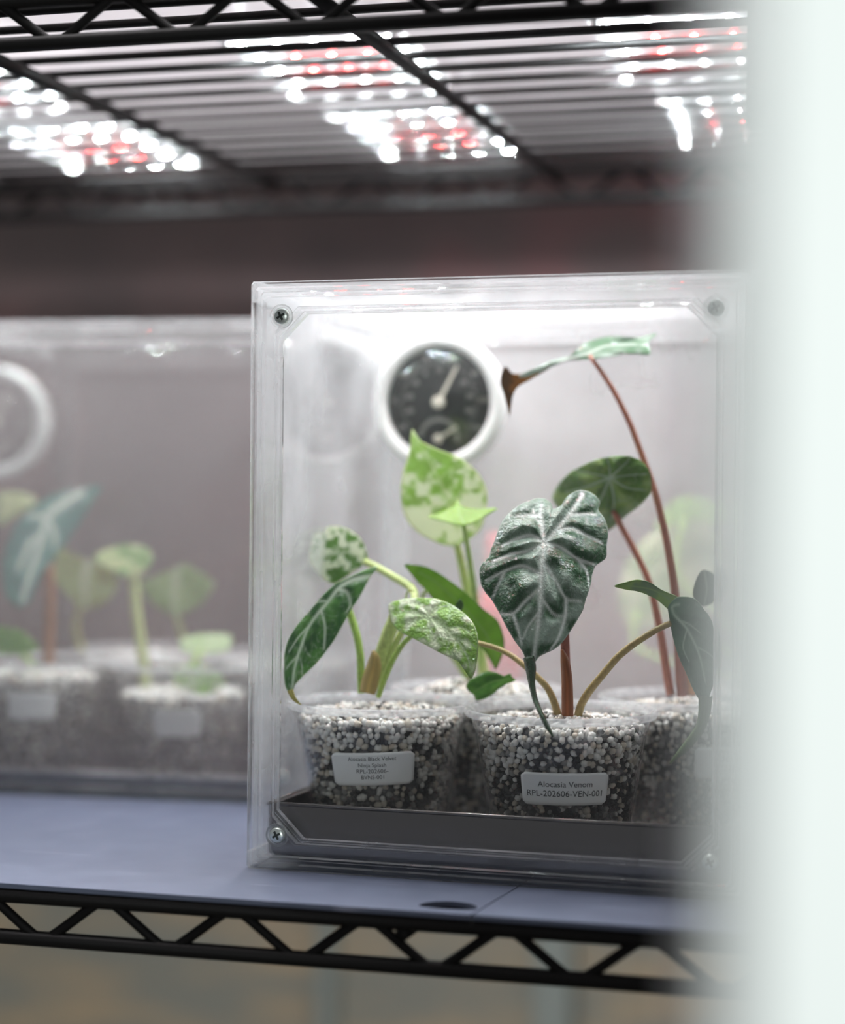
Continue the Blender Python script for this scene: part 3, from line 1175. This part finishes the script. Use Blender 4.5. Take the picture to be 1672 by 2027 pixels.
leaf([patch(F1, [(746, 1121), (716, 1131), (690, 1143), (661, 1158), (632, 1186), (609, 1213), (588, 1239), (574, 1260), (566, 1280), (562.5, 1298), (562, 1318), (562, 1338), (565, 1360),
                 (570, 1368), (577, 1371), (580, 1360), (595, 1343), (612, 1326), (630, 1308), (650, 1282), (664, 1261), (688, 1218), (711, 1181), (730, 1146)],
            (635, 1222), .034, slope=(.010, -.003), cup=.002, base=(.05, .16, .045), base2=(.13, .32, .08), nsc=26, thr=(.4, .62), veins=L1v, vw=4.0, vcol=(.72, .80, .68),
            minor=(9, .06, .35), quilt=.0012, qw=9, rim=(.35, .5, .25), rimw=.035, seed=4),
      ribbon(F1, [(574, 1366, .022, 6), (580, 1380, .021, 4.2), (588, 1389, .021, 2.6), (597, 1396, .021, .5)], (.40, .36, .10))],
     M_LEAF, t1, label='dark green leaf with white veins')
ptube(F1, [(688, 1205, .052), (697, 1228, .052), (707, 1262, .051), (713, 1300, .050), (714, 1335, .0495), (715, 1372, .0495)], 7.5, GREEN_STEM, t1)
leaf([patch(F1, [(655, 1043), (672, 1043), (690, 1049), (708, 1061), (720, 1078), (727, 1101), (727, 1112), (712, 1124), (695, 1135), (678, 1147), (661, 1156), (645, 1150), (630, 1137), (617, 1120),
                 (612, 1106), (616, 1080), (622, 1059), (632, 1055), (640, 1056), (645, 1047)], (682, 1092), .078, slope=(.006, -.004), cup=.006,
            base=(.16, .32, .08), base2=(.82, .88, .70), nsc=13, thr=(.44, .56), veins=[[(727, 1108), (700, 1098), (682, 1092), (650, 1100), (618, 1112)]], vw=2.5, vcol=(.62, .72, .5),
            rim=(.62, .68, .38), rimw=.05, seed=8)], M_GLOSS, t1, label='small round cream-speckled leaf')
ptube(F1, [(722, 1112, .080), (745, 1123, .078), (780, 1143, .074), (815, 1165, .068), (820, 1190, .062), (800, 1240, .056), (765, 1310, .052), (738, 1368, .0495)], [7, 8, 7, 7], PALE_STEM, t1)
L3v = [([(850, 1221), (866, 1232), (882, 1244), (905, 1268), (925, 1300), (933, 1330)], 1.2), ([(850, 1221), (825, 1214), (800, 1210), (785, 1214)], .9), ([(850, 1221), (862, 1205), (885, 1200)], .8),
       ([(850, 1221), (852, 1245), (858, 1270)], .8), ([(882, 1244), (888, 1268), (885, 1290)], .7), ([(882, 1244), (910, 1242), (930, 1250)], .7), ([(850, 1221), (820, 1230), (800, 1240)], .6),
       ([(905, 1268), (925, 1270), (942, 1282)], .6), ([(850, 1221), (838, 1200), (820, 1194)], .6)]
leaf([patch(F1, [(769, 1203), (775, 1193), (796, 1187), (820, 1184), (839, 1184), (862, 1186), (882, 1192), (900, 1201), (916, 1213), (930, 1226), (939, 1239), (945, 1256), (946.5, 1275), (945, 1300), (941, 1325),
                 (936, 1339), (932, 1344), (928, 1332), (922, 1321), (905, 1308), (879, 1296), (860, 1286), (838, 1274), (813, 1261), (796, 1253), (783, 1243), (774, 1226)],
            (850, 1223), .036, slope=(-.004, -.012), cup=.004, base=(.30, .55, .09), base2=(.82, .90, .66), nsc=22, thr=(.48, .68), veins=L3v, vw=3.2, vcol=(.58, .72, .42),
            minor=(7, .07, .3), quilt=.0012, qw=10, rim=(.5, .6, .3), rimw=.03, seed=15, vmin=.008)], M_WET, t1, label='glossy light green leaf splashed with white')
ptube(F1, [(785, 1205, .050), (780, 1228, .051), (768, 1256, .051), (756, 1290, .051), (744, 1330, .0505), (734, 1368, .050)], [13, 14, 13, 12, 11], PALE_STEM, t1, name='stalk')
leaf([ribbon(F1, [(738, 1288, .0450, 2), (741, 1300, .0440, 9), (740, 1320, .0440, 14), (733, 1345, .0445, 16), (727, 1372, .0450, 15)], (.46, .36, .13), fold=.004)], M_LEAF, t1, name='sheath', label='yellow-brown papery sheath')
ptube(F1, [(822, 1252, .044), (800, 1272, .045), (780, 1302, .046), (763, 1340, .047), (748, 1380, .048)], [5, 5.5, 5.5], GREEN_STEM, t1)
ptube(F1, [(803, 1188, .060), (806, 1172, .060), (815, 1167, .060), (822, 1172, .060)], [2.5, 2, 1.2], PALE_STEM, t1, name='stipule', n=12)

# ---- pot 2: front centre
t2, c2 = potted(F1, .1122, .0460, 'clear cup with large silver-veined leaf and two-line sticker, front centre of the front box', 5, 300)
sticker(t2, c2, .06, .0300, .0330, .0124, [('Alocasia Venom', .61, .0019), ('RPL-202606-VEN-001', .865, -.0017)], tilt=0)
L8v = [([(1078, 1074), (1074, 1105), (1072, 1138), (1069, 1203), (1064, 1245), (1059, 1280), (1056, 1305)], 1.5),
       ([(1078, 1074), (1074, 1050), (1070, 1020), (1072, 1000)], 1.2), ([(1078, 1074), (1100, 1050), (1125, 1020), (1146, 990), (1152, 980)], 1.2),
       ([(1078, 1074), (1050, 1060), (1020, 1068), (995, 1080)], .9), ([(1078, 1074), (1045, 1090), (1010, 1098), (975, 1112)], .9), ([(1100, 1050), (1130, 1046), (1160, 1060), (1190, 1075)], .9),
       ([(1078, 1074), (1110, 1084), (1140, 1105), (1175, 1118)], .9), ([(1072, 1138), (1035, 1120), (1000, 1130), (962, 1150)], .8), ([(1072, 1110), (1100, 1150), (1120, 1185), (1150, 1190)], .9),
       ([(1072, 1160), (1040, 1190), (1015, 1215), (990, 1215)], .9), ([(1015, 1215), (1025, 1245), (1032, 1275)], .7), ([(1120, 1185), (1118, 1220), (1105, 1262), (1090, 1285)], .8),
       ([(1070, 1180), (1095, 1215), (1118, 1220)], .6), ([(1068, 1210), (1045, 1240), (1035, 1265)], .6), ([(1070, 1020), (1045, 1020), (1020, 1022)], .7), ([(1125, 1020), (1160, 1018), (1180, 1020)], .7),
       ([(1140, 1105), (1160, 1130), (1165, 1160)], .6), ([(1000, 1130), (985, 1160), (975, 1185)], .6), ([(1070, 1035), (1060, 1025), (1055, 1008)], .5)]
L8o = [(1094, 1008), (1110, 1002), (1116, 992), (1124, 982), (1134, 976), (1146, 971), (1162, 973), (1178, 982), (1187, 995), (1183, 1009), (1189, 1018), (1198, 1032), (1203, 1056), (1200, 1078),
       (1199, 1103), (1188, 1113), (1177, 1122), (1171, 1140), (1169, 1156), (1160, 1184), (1154, 1205), (1146, 1220), (1134, 1240), (1120, 1261), (1108, 1276), (1094, 1287), (1078, 1294), (1066, 1301),
       (1058, 1312), (1050, 1330), (1041, 1310), (1036, 1293), (1020, 1271), (1010, 1254), (1001, 1238), (992, 1220), (981, 1200), (972, 1186), (962, 1174), (952, 1156), (949, 1128), (958, 1112), (968, 1103), (972, 1088), (978, 1074),
       (984, 1056), (991, 1038), (1002, 1022), (1017, 1008), (1032, 998), (1049, 991), (1062, 987), (1078, 988), (1090, 996)]
leaf([patch(F1, L8o, (1078, 1074), .034, slope=(.004, -.015), cup=.0034, base=(.020, .105, .030), base2=(.36, .46, .38), nsc=50, thr=(.46, .70), veins=L8v, vw=5.8, vcol=(.86, .90, .86),
            minor=(9, .05, .25), quilt=.0042, qw=13, rim=(.50, .58, .50), rimw=.02, ruffle=(.0012, 7), nth=220, nt=44, seed=22, vmin=.008),
      ribbon(F1, [(1046, 1300, .0150, 10), (1050, 1322, .0150, 10), (1052, 1350, .0150, 6), (1058, 1382, .0135, 4.5), (1070, 1412, .0085, 4), (1083, 1438, .0070, 4), (1095, 1458, .0065, .5)], (.05, .10, .05), fold=.002)],
     M_WET, t2, label='large wrinkled dark green leaf with silver veins')
ptube(F1, [(1117, 1235, .041), (1118, 1270, .043), (1120, 1320, .0445), (1122, 1370, .0455), (1123, 1418, .046)], 9, RED_STEM, t2, name='stalk', label='red-brown stalk')
leaf([ribbon(F1, [(1112, 1286, .0385, 2), (1118, 1310, .0370, 8), (1122, 1350, .0370, 10), (1123, 1418, .0390, 11)], (.30, .10, .03), fold=.003)], M_LEAF, t2, name='sheath', label='rust-brown sheath')
L9v = [([(1207, 945), (1240, 915), (1246, 906)], .8), ([(1207, 945), (1206, 922), (1200, 908)], .7), ([(1207, 945), (1170, 960), (1120, 975)], .9), ([(1207, 945), (1190, 985), (1170, 1010)], .9), ([(1207, 945), (1240, 965), (1280, 970)], .8),
       ([(1207, 945), (1165, 935), (1140, 932)], .6), ([(1207, 945), (1215, 990), (1210, 1030)], .8), ([(1207, 945), (1250, 940), (1284, 938)], .6)]
# ---- pot 4: rear right (leaf 9 and 10 stand on its reddish stalks)
t4, c4 = potted(F1, .1500, .1160, 'clear cup with tall red stalks at the rear right of the front box', 9, 120)
sticker(t4, c4, .62, .0330, .0325, .0130, [('Alocasia', .5, .002)], tilt=0)
leaf([patch(F1, [(1094, 990), (1098, 972), (1110, 953), (1128, 936), (1147, 925), (1170, 914), (1195, 906), (1220, 903), (1243, 903), (1260, 908), (1273, 917), (1283, 928), (1288, 942), (1289, 960), (1287, 976), (1280, 985), (1272, 994),
                 (1258, 1006), (1243, 1017), (1226, 1032), (1205, 1049), (1180, 1042), (1150, 1030), (1115, 1015)], (1207, 952), .094, slope=(-.006, .014), cup=.008,
            base=(.10, .21, .035), base2=(.22, .33, .08), nsc=30, veins=L9v, vw=3.2, vcol=(.40, .48, .38), minor=(8, .06, .3), quilt=.003, qw=12, rim=(.14, .26, .07), rimw=.05, ruffle=(.001, 8), seed=31)],
     M_WET, t4, label='wet bronze-green cupped leaf')
ptube(F1, [(1214, 1010, .104), (1228, 1040, .106), (1258, 1095, .110), (1285, 1155, .112), (1306, 1245, .115), (1320, 1332, .116), (1328, 1376, .116)], [6, 6.5, 8, 9], (.42, .16, .11), t4, label='slim reddish petiole')
leaf([patch(F1, [(1026, 745), (1060, 729), (1092, 715), (1125, 706), (1150, 684), (1179, 672), (1204, 667), (1240, 667), (1272, 668), (1299, 661), (1288, 672), (1283, 680), (1287, 696), (1284, 702), (1266, 699), (1245, 697), (1220, 703),
                 (1190, 708), (1165, 711), (1125, 714), (1090, 720), (1060, 735), (1040, 746)], (1165, 695), .104, slope=(.0, -.028), cup=.0, base=(.13, .24, .14), base2=(.42, .50, .44), nsc=34, thr=(.35, .8),
            veins=[[(1165, 700), (1200, 685), (1250, 683), (1280, 684)], [(1165, 700), (1120, 712), (1060, 732)]], vw=2.6, vcol=(.55, .62, .55), ruffle=(.002, 6), seed=41),
      patch(F1, [(1092, 717), (1060, 728), (1030, 740), (1012, 738), (1003, 726), (996, 729), (991, 742), (990, 760), (996, 778), (1002, 800), (1008, 824), (1012, 800), (1016, 780), (1026, 765), (1045, 754), (1066, 742), (1088, 728)],
            (1010, 752), .094, slope=(.004, .0), base=(.10, .055, .025), base2=(.24, .11, .03), nsc=30, thr=(.45, .6), veins=[[(1085, 724), (1040, 748), (1014, 765)]], vw=4, vcol=(.30, .13, .03), nt=12, nth=90, seed=44)],
     M_GLOSS, t4, label='topmost leaf seen edge-on, with a brown drooping tip')
ptube(F1, [(1166, 703, .100), (1180, 722, .1005), (1212, 770, .1025), (1245, 835, .105), (1270, 901, .1075), (1295, 970, .110), (1313, 1040, .112), (1326, 1105, .113), (1337, 1175, .114), (1342, 1250, .115), (1346, 1320, .116), (1350, 1378, .116)],
      [4.5, 6, 7.5, 9, 10], (.33, .12, .075), t4, label='long red-brown petiole')
ptube(F1, [(1360, 1290, .118), (1364, 1330, .117), (1370, 1378, .116)], [6, 10, 11], (.45, .18, .05), t4, name='sheath', label='rust-orange sheath')
ptube(F1, [(1345, 1300, .113), (1352, 1340, .114), (1354, 1378, .115)], [5, 9, 10], (.30, .10, .07), t4, name='stalk')
leaf([patch(F1, [(1392, 1128), (1382, 1140), (1375, 1158), (1372, 1176), (1380, 1194), (1395, 1200), (1415, 1190), (1425, 1160), (1412, 1135)], (1398, 1165), .090, slope=(.004, 0), base=(.06, .11, .05),
            veins=[[(1395, 1130), (1400, 1165), (1395, 1198)]], vw=2.5, vcol=(.3, .36, .26), nt=12, nth=70, seed=50)], M_LEAF, t4, label='leaf half hidden behind the frame')

# pot 2 side leaves
L11v = [([(1343, 1196), (1330, 1200), (1334, 1216), (1345, 1228), (1360, 1245), (1378, 1280), (1388, 1310), (1396, 1350)], 1.1), ([(1345, 1228), (1365, 1236), (1385, 1252)], .7), ([(1360, 1245), (1352, 1280), (1364, 1310)], .6),
        ([(1378, 1280), (1398, 1290), (1410, 1300)], .6)]
leaf([patch(F1, [(1216, 1160), (1238, 1153), (1259, 1148), (1279, 1151), (1293, 1158), (1308, 1168), (1324, 1175), (1340, 1182), (1334, 1194), (1322, 1204), (1311, 1195), (1301, 1187), (1288, 1180), (1275, 1174), (1258, 1169), (1242, 1167)],
            (1290, 1170), .040, slope=(-.006, .03), base=(.20, .30, .09), base2=(.13, .21, .12), nsc=40, veins=[[(1330, 1188), (1290, 1166), (1240, 1158)]], vw=2, vcol=(.2, .3, .14), nt=12, nth=90, seed=60),
      patch(F1, [(1322, 1202), (1330, 1190), (1340, 1182), (1356, 1181), (1372, 1184), (1384, 1194), (1392, 1206), (1406, 1225), (1416, 1260), (1420, 1300), (1416, 1340), (1406, 1372), (1396, 1400), (1386, 1388), (1372, 1364), (1356, 1327), (1345, 1303),
                 (1337, 1280), (1330, 1252), (1326, 1229)], (1362, 1250), .036, slope=(-.006, .006), cup=.001, base=(.08, .18, .11), base2=(.13, .25, .16), nsc=40, veins=L11v, vw=3.0, vcol=(.48, .58, .48),
            minor=(9, .05, .2), quilt=.001, qw=10, rim=(.2, .3, .18), rimw=.03, seed=61),
      ribbon(F1, [(1396, 1378, .044, 13), (1394, 1410, .045, 11), (1386, 1440, .047, 9), (1366, 1468, .049, 8), (1344, 1492, .050, 5), (1325, 1512, .050, .6)], (.10, .17, .055), fold=.002)],
     M_LEAF, t2, label='folded grey-green leaf with a long drooping tip')
ptube(F1, [(1326, 1234, .034), (1300, 1246, .036), (1275, 1261, .038), (1248, 1279, .040), (1220, 1303, .042), (1193, 1335, .044), (1166, 1368, .045), (1150, 1395, .0455), (1143, 1420, .046)], [6, 7, 7.5, 8.5], TAN_STEM, t2, label='speckled tan petiole')
ptube(F1, [(945, 1272, .050), (985, 1284, .049), (1012, 1298, .048), (1033, 1314, .047), (1055, 1332, .046), (1070, 1347, .0455), (1082, 1360, .0455), (1091, 1376, .046), (1098, 1394, .046), (1104, 1415, .046)], [4.5, 5.5, 6.5, 8], TAN_STEM, t2,
      label='speckled tan petiole')
leaf([patch(F1, [(923, 1358), (930, 1346), (945, 1338), (955, 1332), (968, 1329), (983, 1332), (997, 1338), (1006, 1338), (1010, 1333), (1013, 1340), (1021, 1346), (1012, 1351), (1004, 1353), (996, 1358), (985, 1365), (972, 1376), (959, 1383),
                 (943, 1386), (938, 1376), (928, 1368)], (968, 1352), .062, slope=(-.004, -.006), base=(.07, .22, .025), base2=(.13, .32, .05), nsc=24, veins=[[(1010, 1343), (975, 1350), (940, 1368)]], vw=2, vcol=(.2, .4, .1), nt=14, nth=90, seed=70, quilt=.001)],
     M_GLOSS, t2, label='small curled deep green leaf')

# ---- pot 3: rear left of the front box
t3, c3 = potted(F1, .0570, .1215, 'clear cup between and behind the two front cups, with a pale speckled leaf', 13, 100, mound=.009)
L4v = [([(905, 1050), (892, 1000), (870, 950), (845, 905), (820, 862)], .9), ([(892, 1000), (920, 975), (950, 965)], .5), ([(892, 1000), (850, 1000), (805, 985)], .5), ([(870, 950), (895, 925), (920, 920)], .5), ([(870, 950), (830, 945), (802, 940)], .5)]
leaf([patch(F1, [(816, 850), (823, 860), (833, 873), (850, 882), (868, 890), (890, 898), (911, 907), (930, 921), (946, 937), (958, 956), (964, 976), (963, 997), (961, 1016), (957, 1033), (950, 1048), (938, 1060), (924, 1070), (912, 1076), (900, 1081),
                 (882, 1079), (866, 1074), (850, 1067), (834, 1058), (818, 1045), (806, 1030), (799, 1014), (795, 997), (793, 978), (794, 958), (797, 938), (803, 918), (809, 900), (812, 882), (813, 865)],
            (885, 980), .098, slope=(.004, .004), cup=.002, base=(.46, .66, .20), base2=(.92, .96, .78), nsc=22, thr=(.36, .52), veins=L4v, vw=2.4, vcol=(.74, .82, .52), rim=(.72, .80, .46), rimw=.05, seed=82)],
     M_LEAF, t3, label='upright pale cream leaf speckled with green')
ptube(F1, [(902, 1070, .106), (912, 1110, .108), (925, 1170, .111), (940, 1240, .114), (952, 1300, .117), (958, 1345, .119)], [7, 9, 10, 11], PALE_STEM, t3)
leaf([patch(F1, [(848, 1022), (868, 1016), (888, 1008), (900, 1000), (905, 989), (911, 1000), (925, 1006), (945, 1008), (965, 1007), (984, 1007), (966, 1018), (950, 1029), (935, 1036), (918, 1040), (900, 1038), (878, 1032), (860, 1028)],
            (915, 1020), .084, slope=(0, -.02), base=(.30, .52, .05), base2=(.38, .60, .10), nsc=20, veins=[[(918, 1036), (908, 1015), (906, 994)]], vw=2, vcol=(.45, .65, .2), nt=14, nth=100, seed=90)], M_LEAF, t3, label='small bright lime leaf seen edge-on')
ptube(F1, [(917, 1036, .086), (923, 1070, .090), (931, 1120, .096), (938, 1170, .102), (946, 1240, .110), (952, 1300, .116), (956, 1345, .119)], [4.5, 6, 7.5, 9], (.36, .52, .14), t3)
leaf([patch(F1, [(800, 1118), (818, 1118), (839, 1121), (862, 1131), (882, 1144), (903, 1159), (922, 1174), (940, 1190), (957, 1206), (973, 1218), (985, 1229), (993, 1247), (998, 1268), (997, 1288), (991, 1306), (986, 1317), (981, 1326), (976, 1312),
                 (968, 1296), (950, 1280), (925, 1262), (900, 1240), (878, 1215), (860, 1190), (842, 1167), (828, 1154), (817, 1140)], (900, 1190), .076, slope=(.004, .004), base=(.26, .48, .06), base2=(.34, .56, .10), nsc=50,
            veins=[[(830, 1134), (862, 1152), (920, 1205), (965, 1260), (982, 1310)]], vw=3, vcol=(.32, .5, .14), rim=(.07, .17, .05), rimw=.03, seed=95)], M_LEAF, t3, label='light green leaf seen from below')
ptube(F1, [(862, 1153, .079), (845, 1168, .083), (835, 1190, .090), (860, 1250, .105), (905, 1310, .116), (930, 1348, .119)], [4, 5, 7, 8], (.30, .42, .12), t3)
leaf([patch(F1, [(911, 1186), (903, 1194), (902, 1205), (906, 1214), (914, 1208), (917, 1196)], (909, 1201), .058, base=(.09, .17, .06), nt=6, nth=40, seed=97)], M_LEAF, t3, label='dark leaf tip')

# ---- rear box plants
r1, d1 = potted(F2, .0400, .0460, 'blurred cup with a brown stalk and big blue-green leaf, left in the rear box', 17, 0, fill=.047)
r2, d2 = potted(F2, .1165, .0450, 'blurred cup with a round cream leaf on a pale stem, right in the rear box', 19, 0, fill=.040)
r3, d3 = potted(F2, .0700, .1200, 'blurred cup with an olive leaf, behind the two front cups in the rear box', 23, 0)
r4, d4 = potted(F2, .1480, .1190, 'blurred cup with one pale green leaf, at the right rear corner of the rear box', 27, 0)
sticker(r1, d1, -.10, .036, .0230, .0130, [])
sticker(r2, d2, -.12, .030, .0230, .0130, [])
VC = (.55, .62, .55)
leaf([patch(F2, [(203, 964), (182, 963), (160, 967), (120, 974), (95, 985), (73, 998), (48, 1020), (29, 1046), (12, 1082), (4, 1119), (6, 1155), (15, 1185), (36, 1205), (58, 1192), (70, 1165), (82, 1137), (104, 1108), (124, 1082), (142, 1058), (157, 1035),
                 (170, 1015), (182, 995)], (93, 1030), .040, slope=(.004, -.006), base=(.035, .14, .12), base2=(.06, .20, .16), nsc=30, veins=[([(160, 975), (120, 1000), (93, 1025), (84, 1064), (62, 1130), (44, 1192)], 1.3), ([(84, 1064), (60, 1075), (35, 1130)], 1.),
            ([(93, 1025), (70, 1020), (55, 1025)], .9), ([(93, 1025), (110, 1060), (108, 1085)], .9)], vw=8, vcol=VC, nt=16, nth=100, seed=101)], M_WET, r1, label='large blue-green leaf with pale veins')
leaf([patch(F2, [(-45, 985), (0, 975), (40, 975), (66, 985), (72, 996), (45, 1012), (0, 1040), (-45, 1052)], (10, 1005), .085, base=(.42, .52, .25), base2=(.6, .66, .42), nsc=30, nt=10, nth=60, seed=103)], M_LEAF, r3, label='pale cream leaf')
ptube(F2, [(96, 1120, .046), (98, 1180, .047), (97, 1250, .048), (96, 1330, .048)], 11, (.26, .12, .06), r1, name='stalk')
leaf([patch(F2, [(-25, 1243), (20, 1243), (50, 1254), (76, 1286), (40, 1296), (0, 1296), (-25, 1292)], (20, 1270), .020, base=(.20, .42, .10), base2=(.3, .5, .16), nsc=30, nt=8, nth=50, seed=104)], M_LEAF, r1)
ptube(F2, [(40, 1290, .024), (60, 1310, .034), (85, 1335, .046)], 5, GREEN_STEM, r1, n=12)
leaf([patch(F2, [(186, 1108), (193, 1096), (208, 1089), (230, 1082), (255, 1079), (278, 1081), (292, 1087), (301, 1100), (300, 1112), (290, 1128), (272, 1138), (252, 1143), (238, 1139), (228, 1131), (205, 1122)], (250, 1104), .046, slope=(0, -.01),
            base=(.62, .68, .38), base2=(.26, .42, .16), nsc=30, thr=(.5, .6), veins=[[(250, 1104), (225, 1100), (200, 1106)], [(250, 1104), (275, 1095), (292, 1094)]], vw=4, vcol=(.3, .45, .2), nt=12, nth=80, seed=105)], M_LEAF, r2, label='round cream and green leaf')
ptube(F2, [(262, 1130, .046), (268, 1190, .047), (277, 1265, .047), (286, 1330, .047), (292, 1396, .047)], [10, 10, 11], (.46, .52, .22), r2)
leaf([patch(F2, [(118, 1088), (157, 1103), (190, 1114), (219, 1126), (231, 1146), (230, 1164), (213, 1190), (192, 1202), (172, 1206), (155, 1198), (139, 1184), (120, 1163), (104, 1140)], (165, 1145), .075, base=(.22, .25, .06), base2=(.36, .44, .2), nsc=30,
            veins=[[(175, 1110), (168, 1150), (172, 1200)]], vw=7, vcol=(.6, .64, .5), nt=12, nth=70, seed=106)], M_WET, r3, label='olive green leaf')
ptube(F2, [(160, 1190, .078), (150, 1250, .095), (175, 1320, .112), (190, 1370, .118)], 7, (.36, .36, .12), r3)
leaf([patch(F2, [(276, 1155), (300, 1144), (328, 1133), (348, 1124), (365, 1119), (395, 1134), (424, 1155), (414, 1175), (400, 1192), (374, 1208), (347, 1218), (322, 1208), (300, 1192)], (352, 1165), .085, base=(.26, .38, .16), base2=(.36, .48, .24), nsc=30,
            veins=[[(350, 1130), (346, 1165), (345, 1212)]], vw=8, vcol=(.58, .64, .5), nt=12, nth=70, seed=107)], M_LEAF, r4, label='pale green leaf beside the round cream leaf')
ptube(F2, [(345, 1205, .086), (365, 1270, .100), (410, 1330, .112), (455, 1385, .118)], 6, (.40, .46, .18), r4)
leaf([patch(F2, [(358, 1266), (400, 1256), (452, 1257), (458, 1272), (448, 1288), (405, 1294), (364, 1290)], (405, 1275), .060, slope=(0, -.02), base=(.40, .54, .26), base2=(.5, .62, .36), nsc=30, nt=8, nth=50, seed=108)], M_LEAF, r2)
ptube(F2, [(400, 1288, .058), (370, 1330, .052), (320, 1395, .048)], 5, GREEN_STEM, r2, n=14)
leaf([patch(F2, [(336, 1331), (362, 1318), (394, 1318), (425, 1330), (446, 1350), (430, 1366), (400, 1375), (375, 1366), (352, 1352)], (392, 1346), .030, slope=(0, -.01), base=(.28, .50, .12), base2=(.55, .64, .42), nsc=24, nt=8, nth=50, seed=109)], M_LEAF, r2)
ptube(F2, [(385, 1362, .032), (350, 1382, .040), (312, 1402, .047)], 5, GREEN_STEM, r2, n=12)

# ---- things behind the front box
FB = Frame(0, .33, 0)
b1, e1 = potted(FB, .165, .0, 'blurred cup with broad lime leaf standing behind the front box', 29, 0, z0=.0003)
leaf([patch(FB, [(1296, 1050), (1310, 1020), (1330, 998), (1352, 986), (1380, 984), (1410, 990), (1440, 1010), (1450, 1035), (1420, 1040), (1380, 1030), (1345, 1036), (1318, 1046)], (1370, 1012), 0, base=(.34, .60, .08), base2=(.42, .66, .12), nsc=40, nt=10, nth=60, seed=120)],
     M_LEAF, b1, label='broad lime leaf')
leaf([patch(FB, [(1225, 1180), (1240, 1120), (1275, 1070), (1320, 1050), (1370, 1040), (1420, 1050), (1440, 1100), (1400, 1170), (1340, 1220), (1280, 1250), (1240, 1240)], (1330, 1130), .01, base=(.32, .46, .14), base2=(.72, .74, .45), nsc=40, thr=(.5, .6),
            veins=[[(1240, 1210), (1300, 1130), (1380, 1060)]], vw=7, vcol=(.75, .76, .5), nt=10, nth=60, seed=121)], M_LEAF, b1, label='green and cream striped leaf')
pb = FB(.165, 0, .055)
def topx(P):
    d = P - CAM; z = d @ FWD
    return (PW / 2 + FPX * (d @ RGT) / z, PH / 2 - FPX * (d @ UPV) / z)
bx_, by_ = topx(pb)
ptube(FB, [(1360, 1030, 0), (1350, 1150, 0), (bx_ + 10, by_ - 60, 0), (bx_, by_ + 10, 0)], 7, GREEN_STEM, b1)
ptube(FB, [(1262, 1210, .01), (1270, 1290, .005), (bx_ - 8, by_ + 8, 0)], 6, GREEN_STEM, b1)

bt = thing('red_bottle', 'blurred red plastic bottle standing behind the front box', 'bottle', tuple(FB.at(992, 1100, .0)[:2]) + (0.0003,))
bc = np.array(rootloc(bt))
m = MB(); m.lathe([(.0004, 0), (.0105, 0), (.0118, .0015), (.0118, .085), (.0105, .094), (.0062, .101), (.0058, .104), (.0004, .104)], bc, 32)
m.build('bottle_body', plain('red_plastic', (.62, .05, .06), .35), bt, True)
m = MB(); m.lathe([(.0004, .1042), (.0075, .1042), (.0078, .106), (.0075, .122), (.0068, .124), (.0004, .124)], bc, 24)
m.build('cap', plain('red_cap', (.55, .06, .07), .4), bt, True)

bpy.context.view_layer.update()
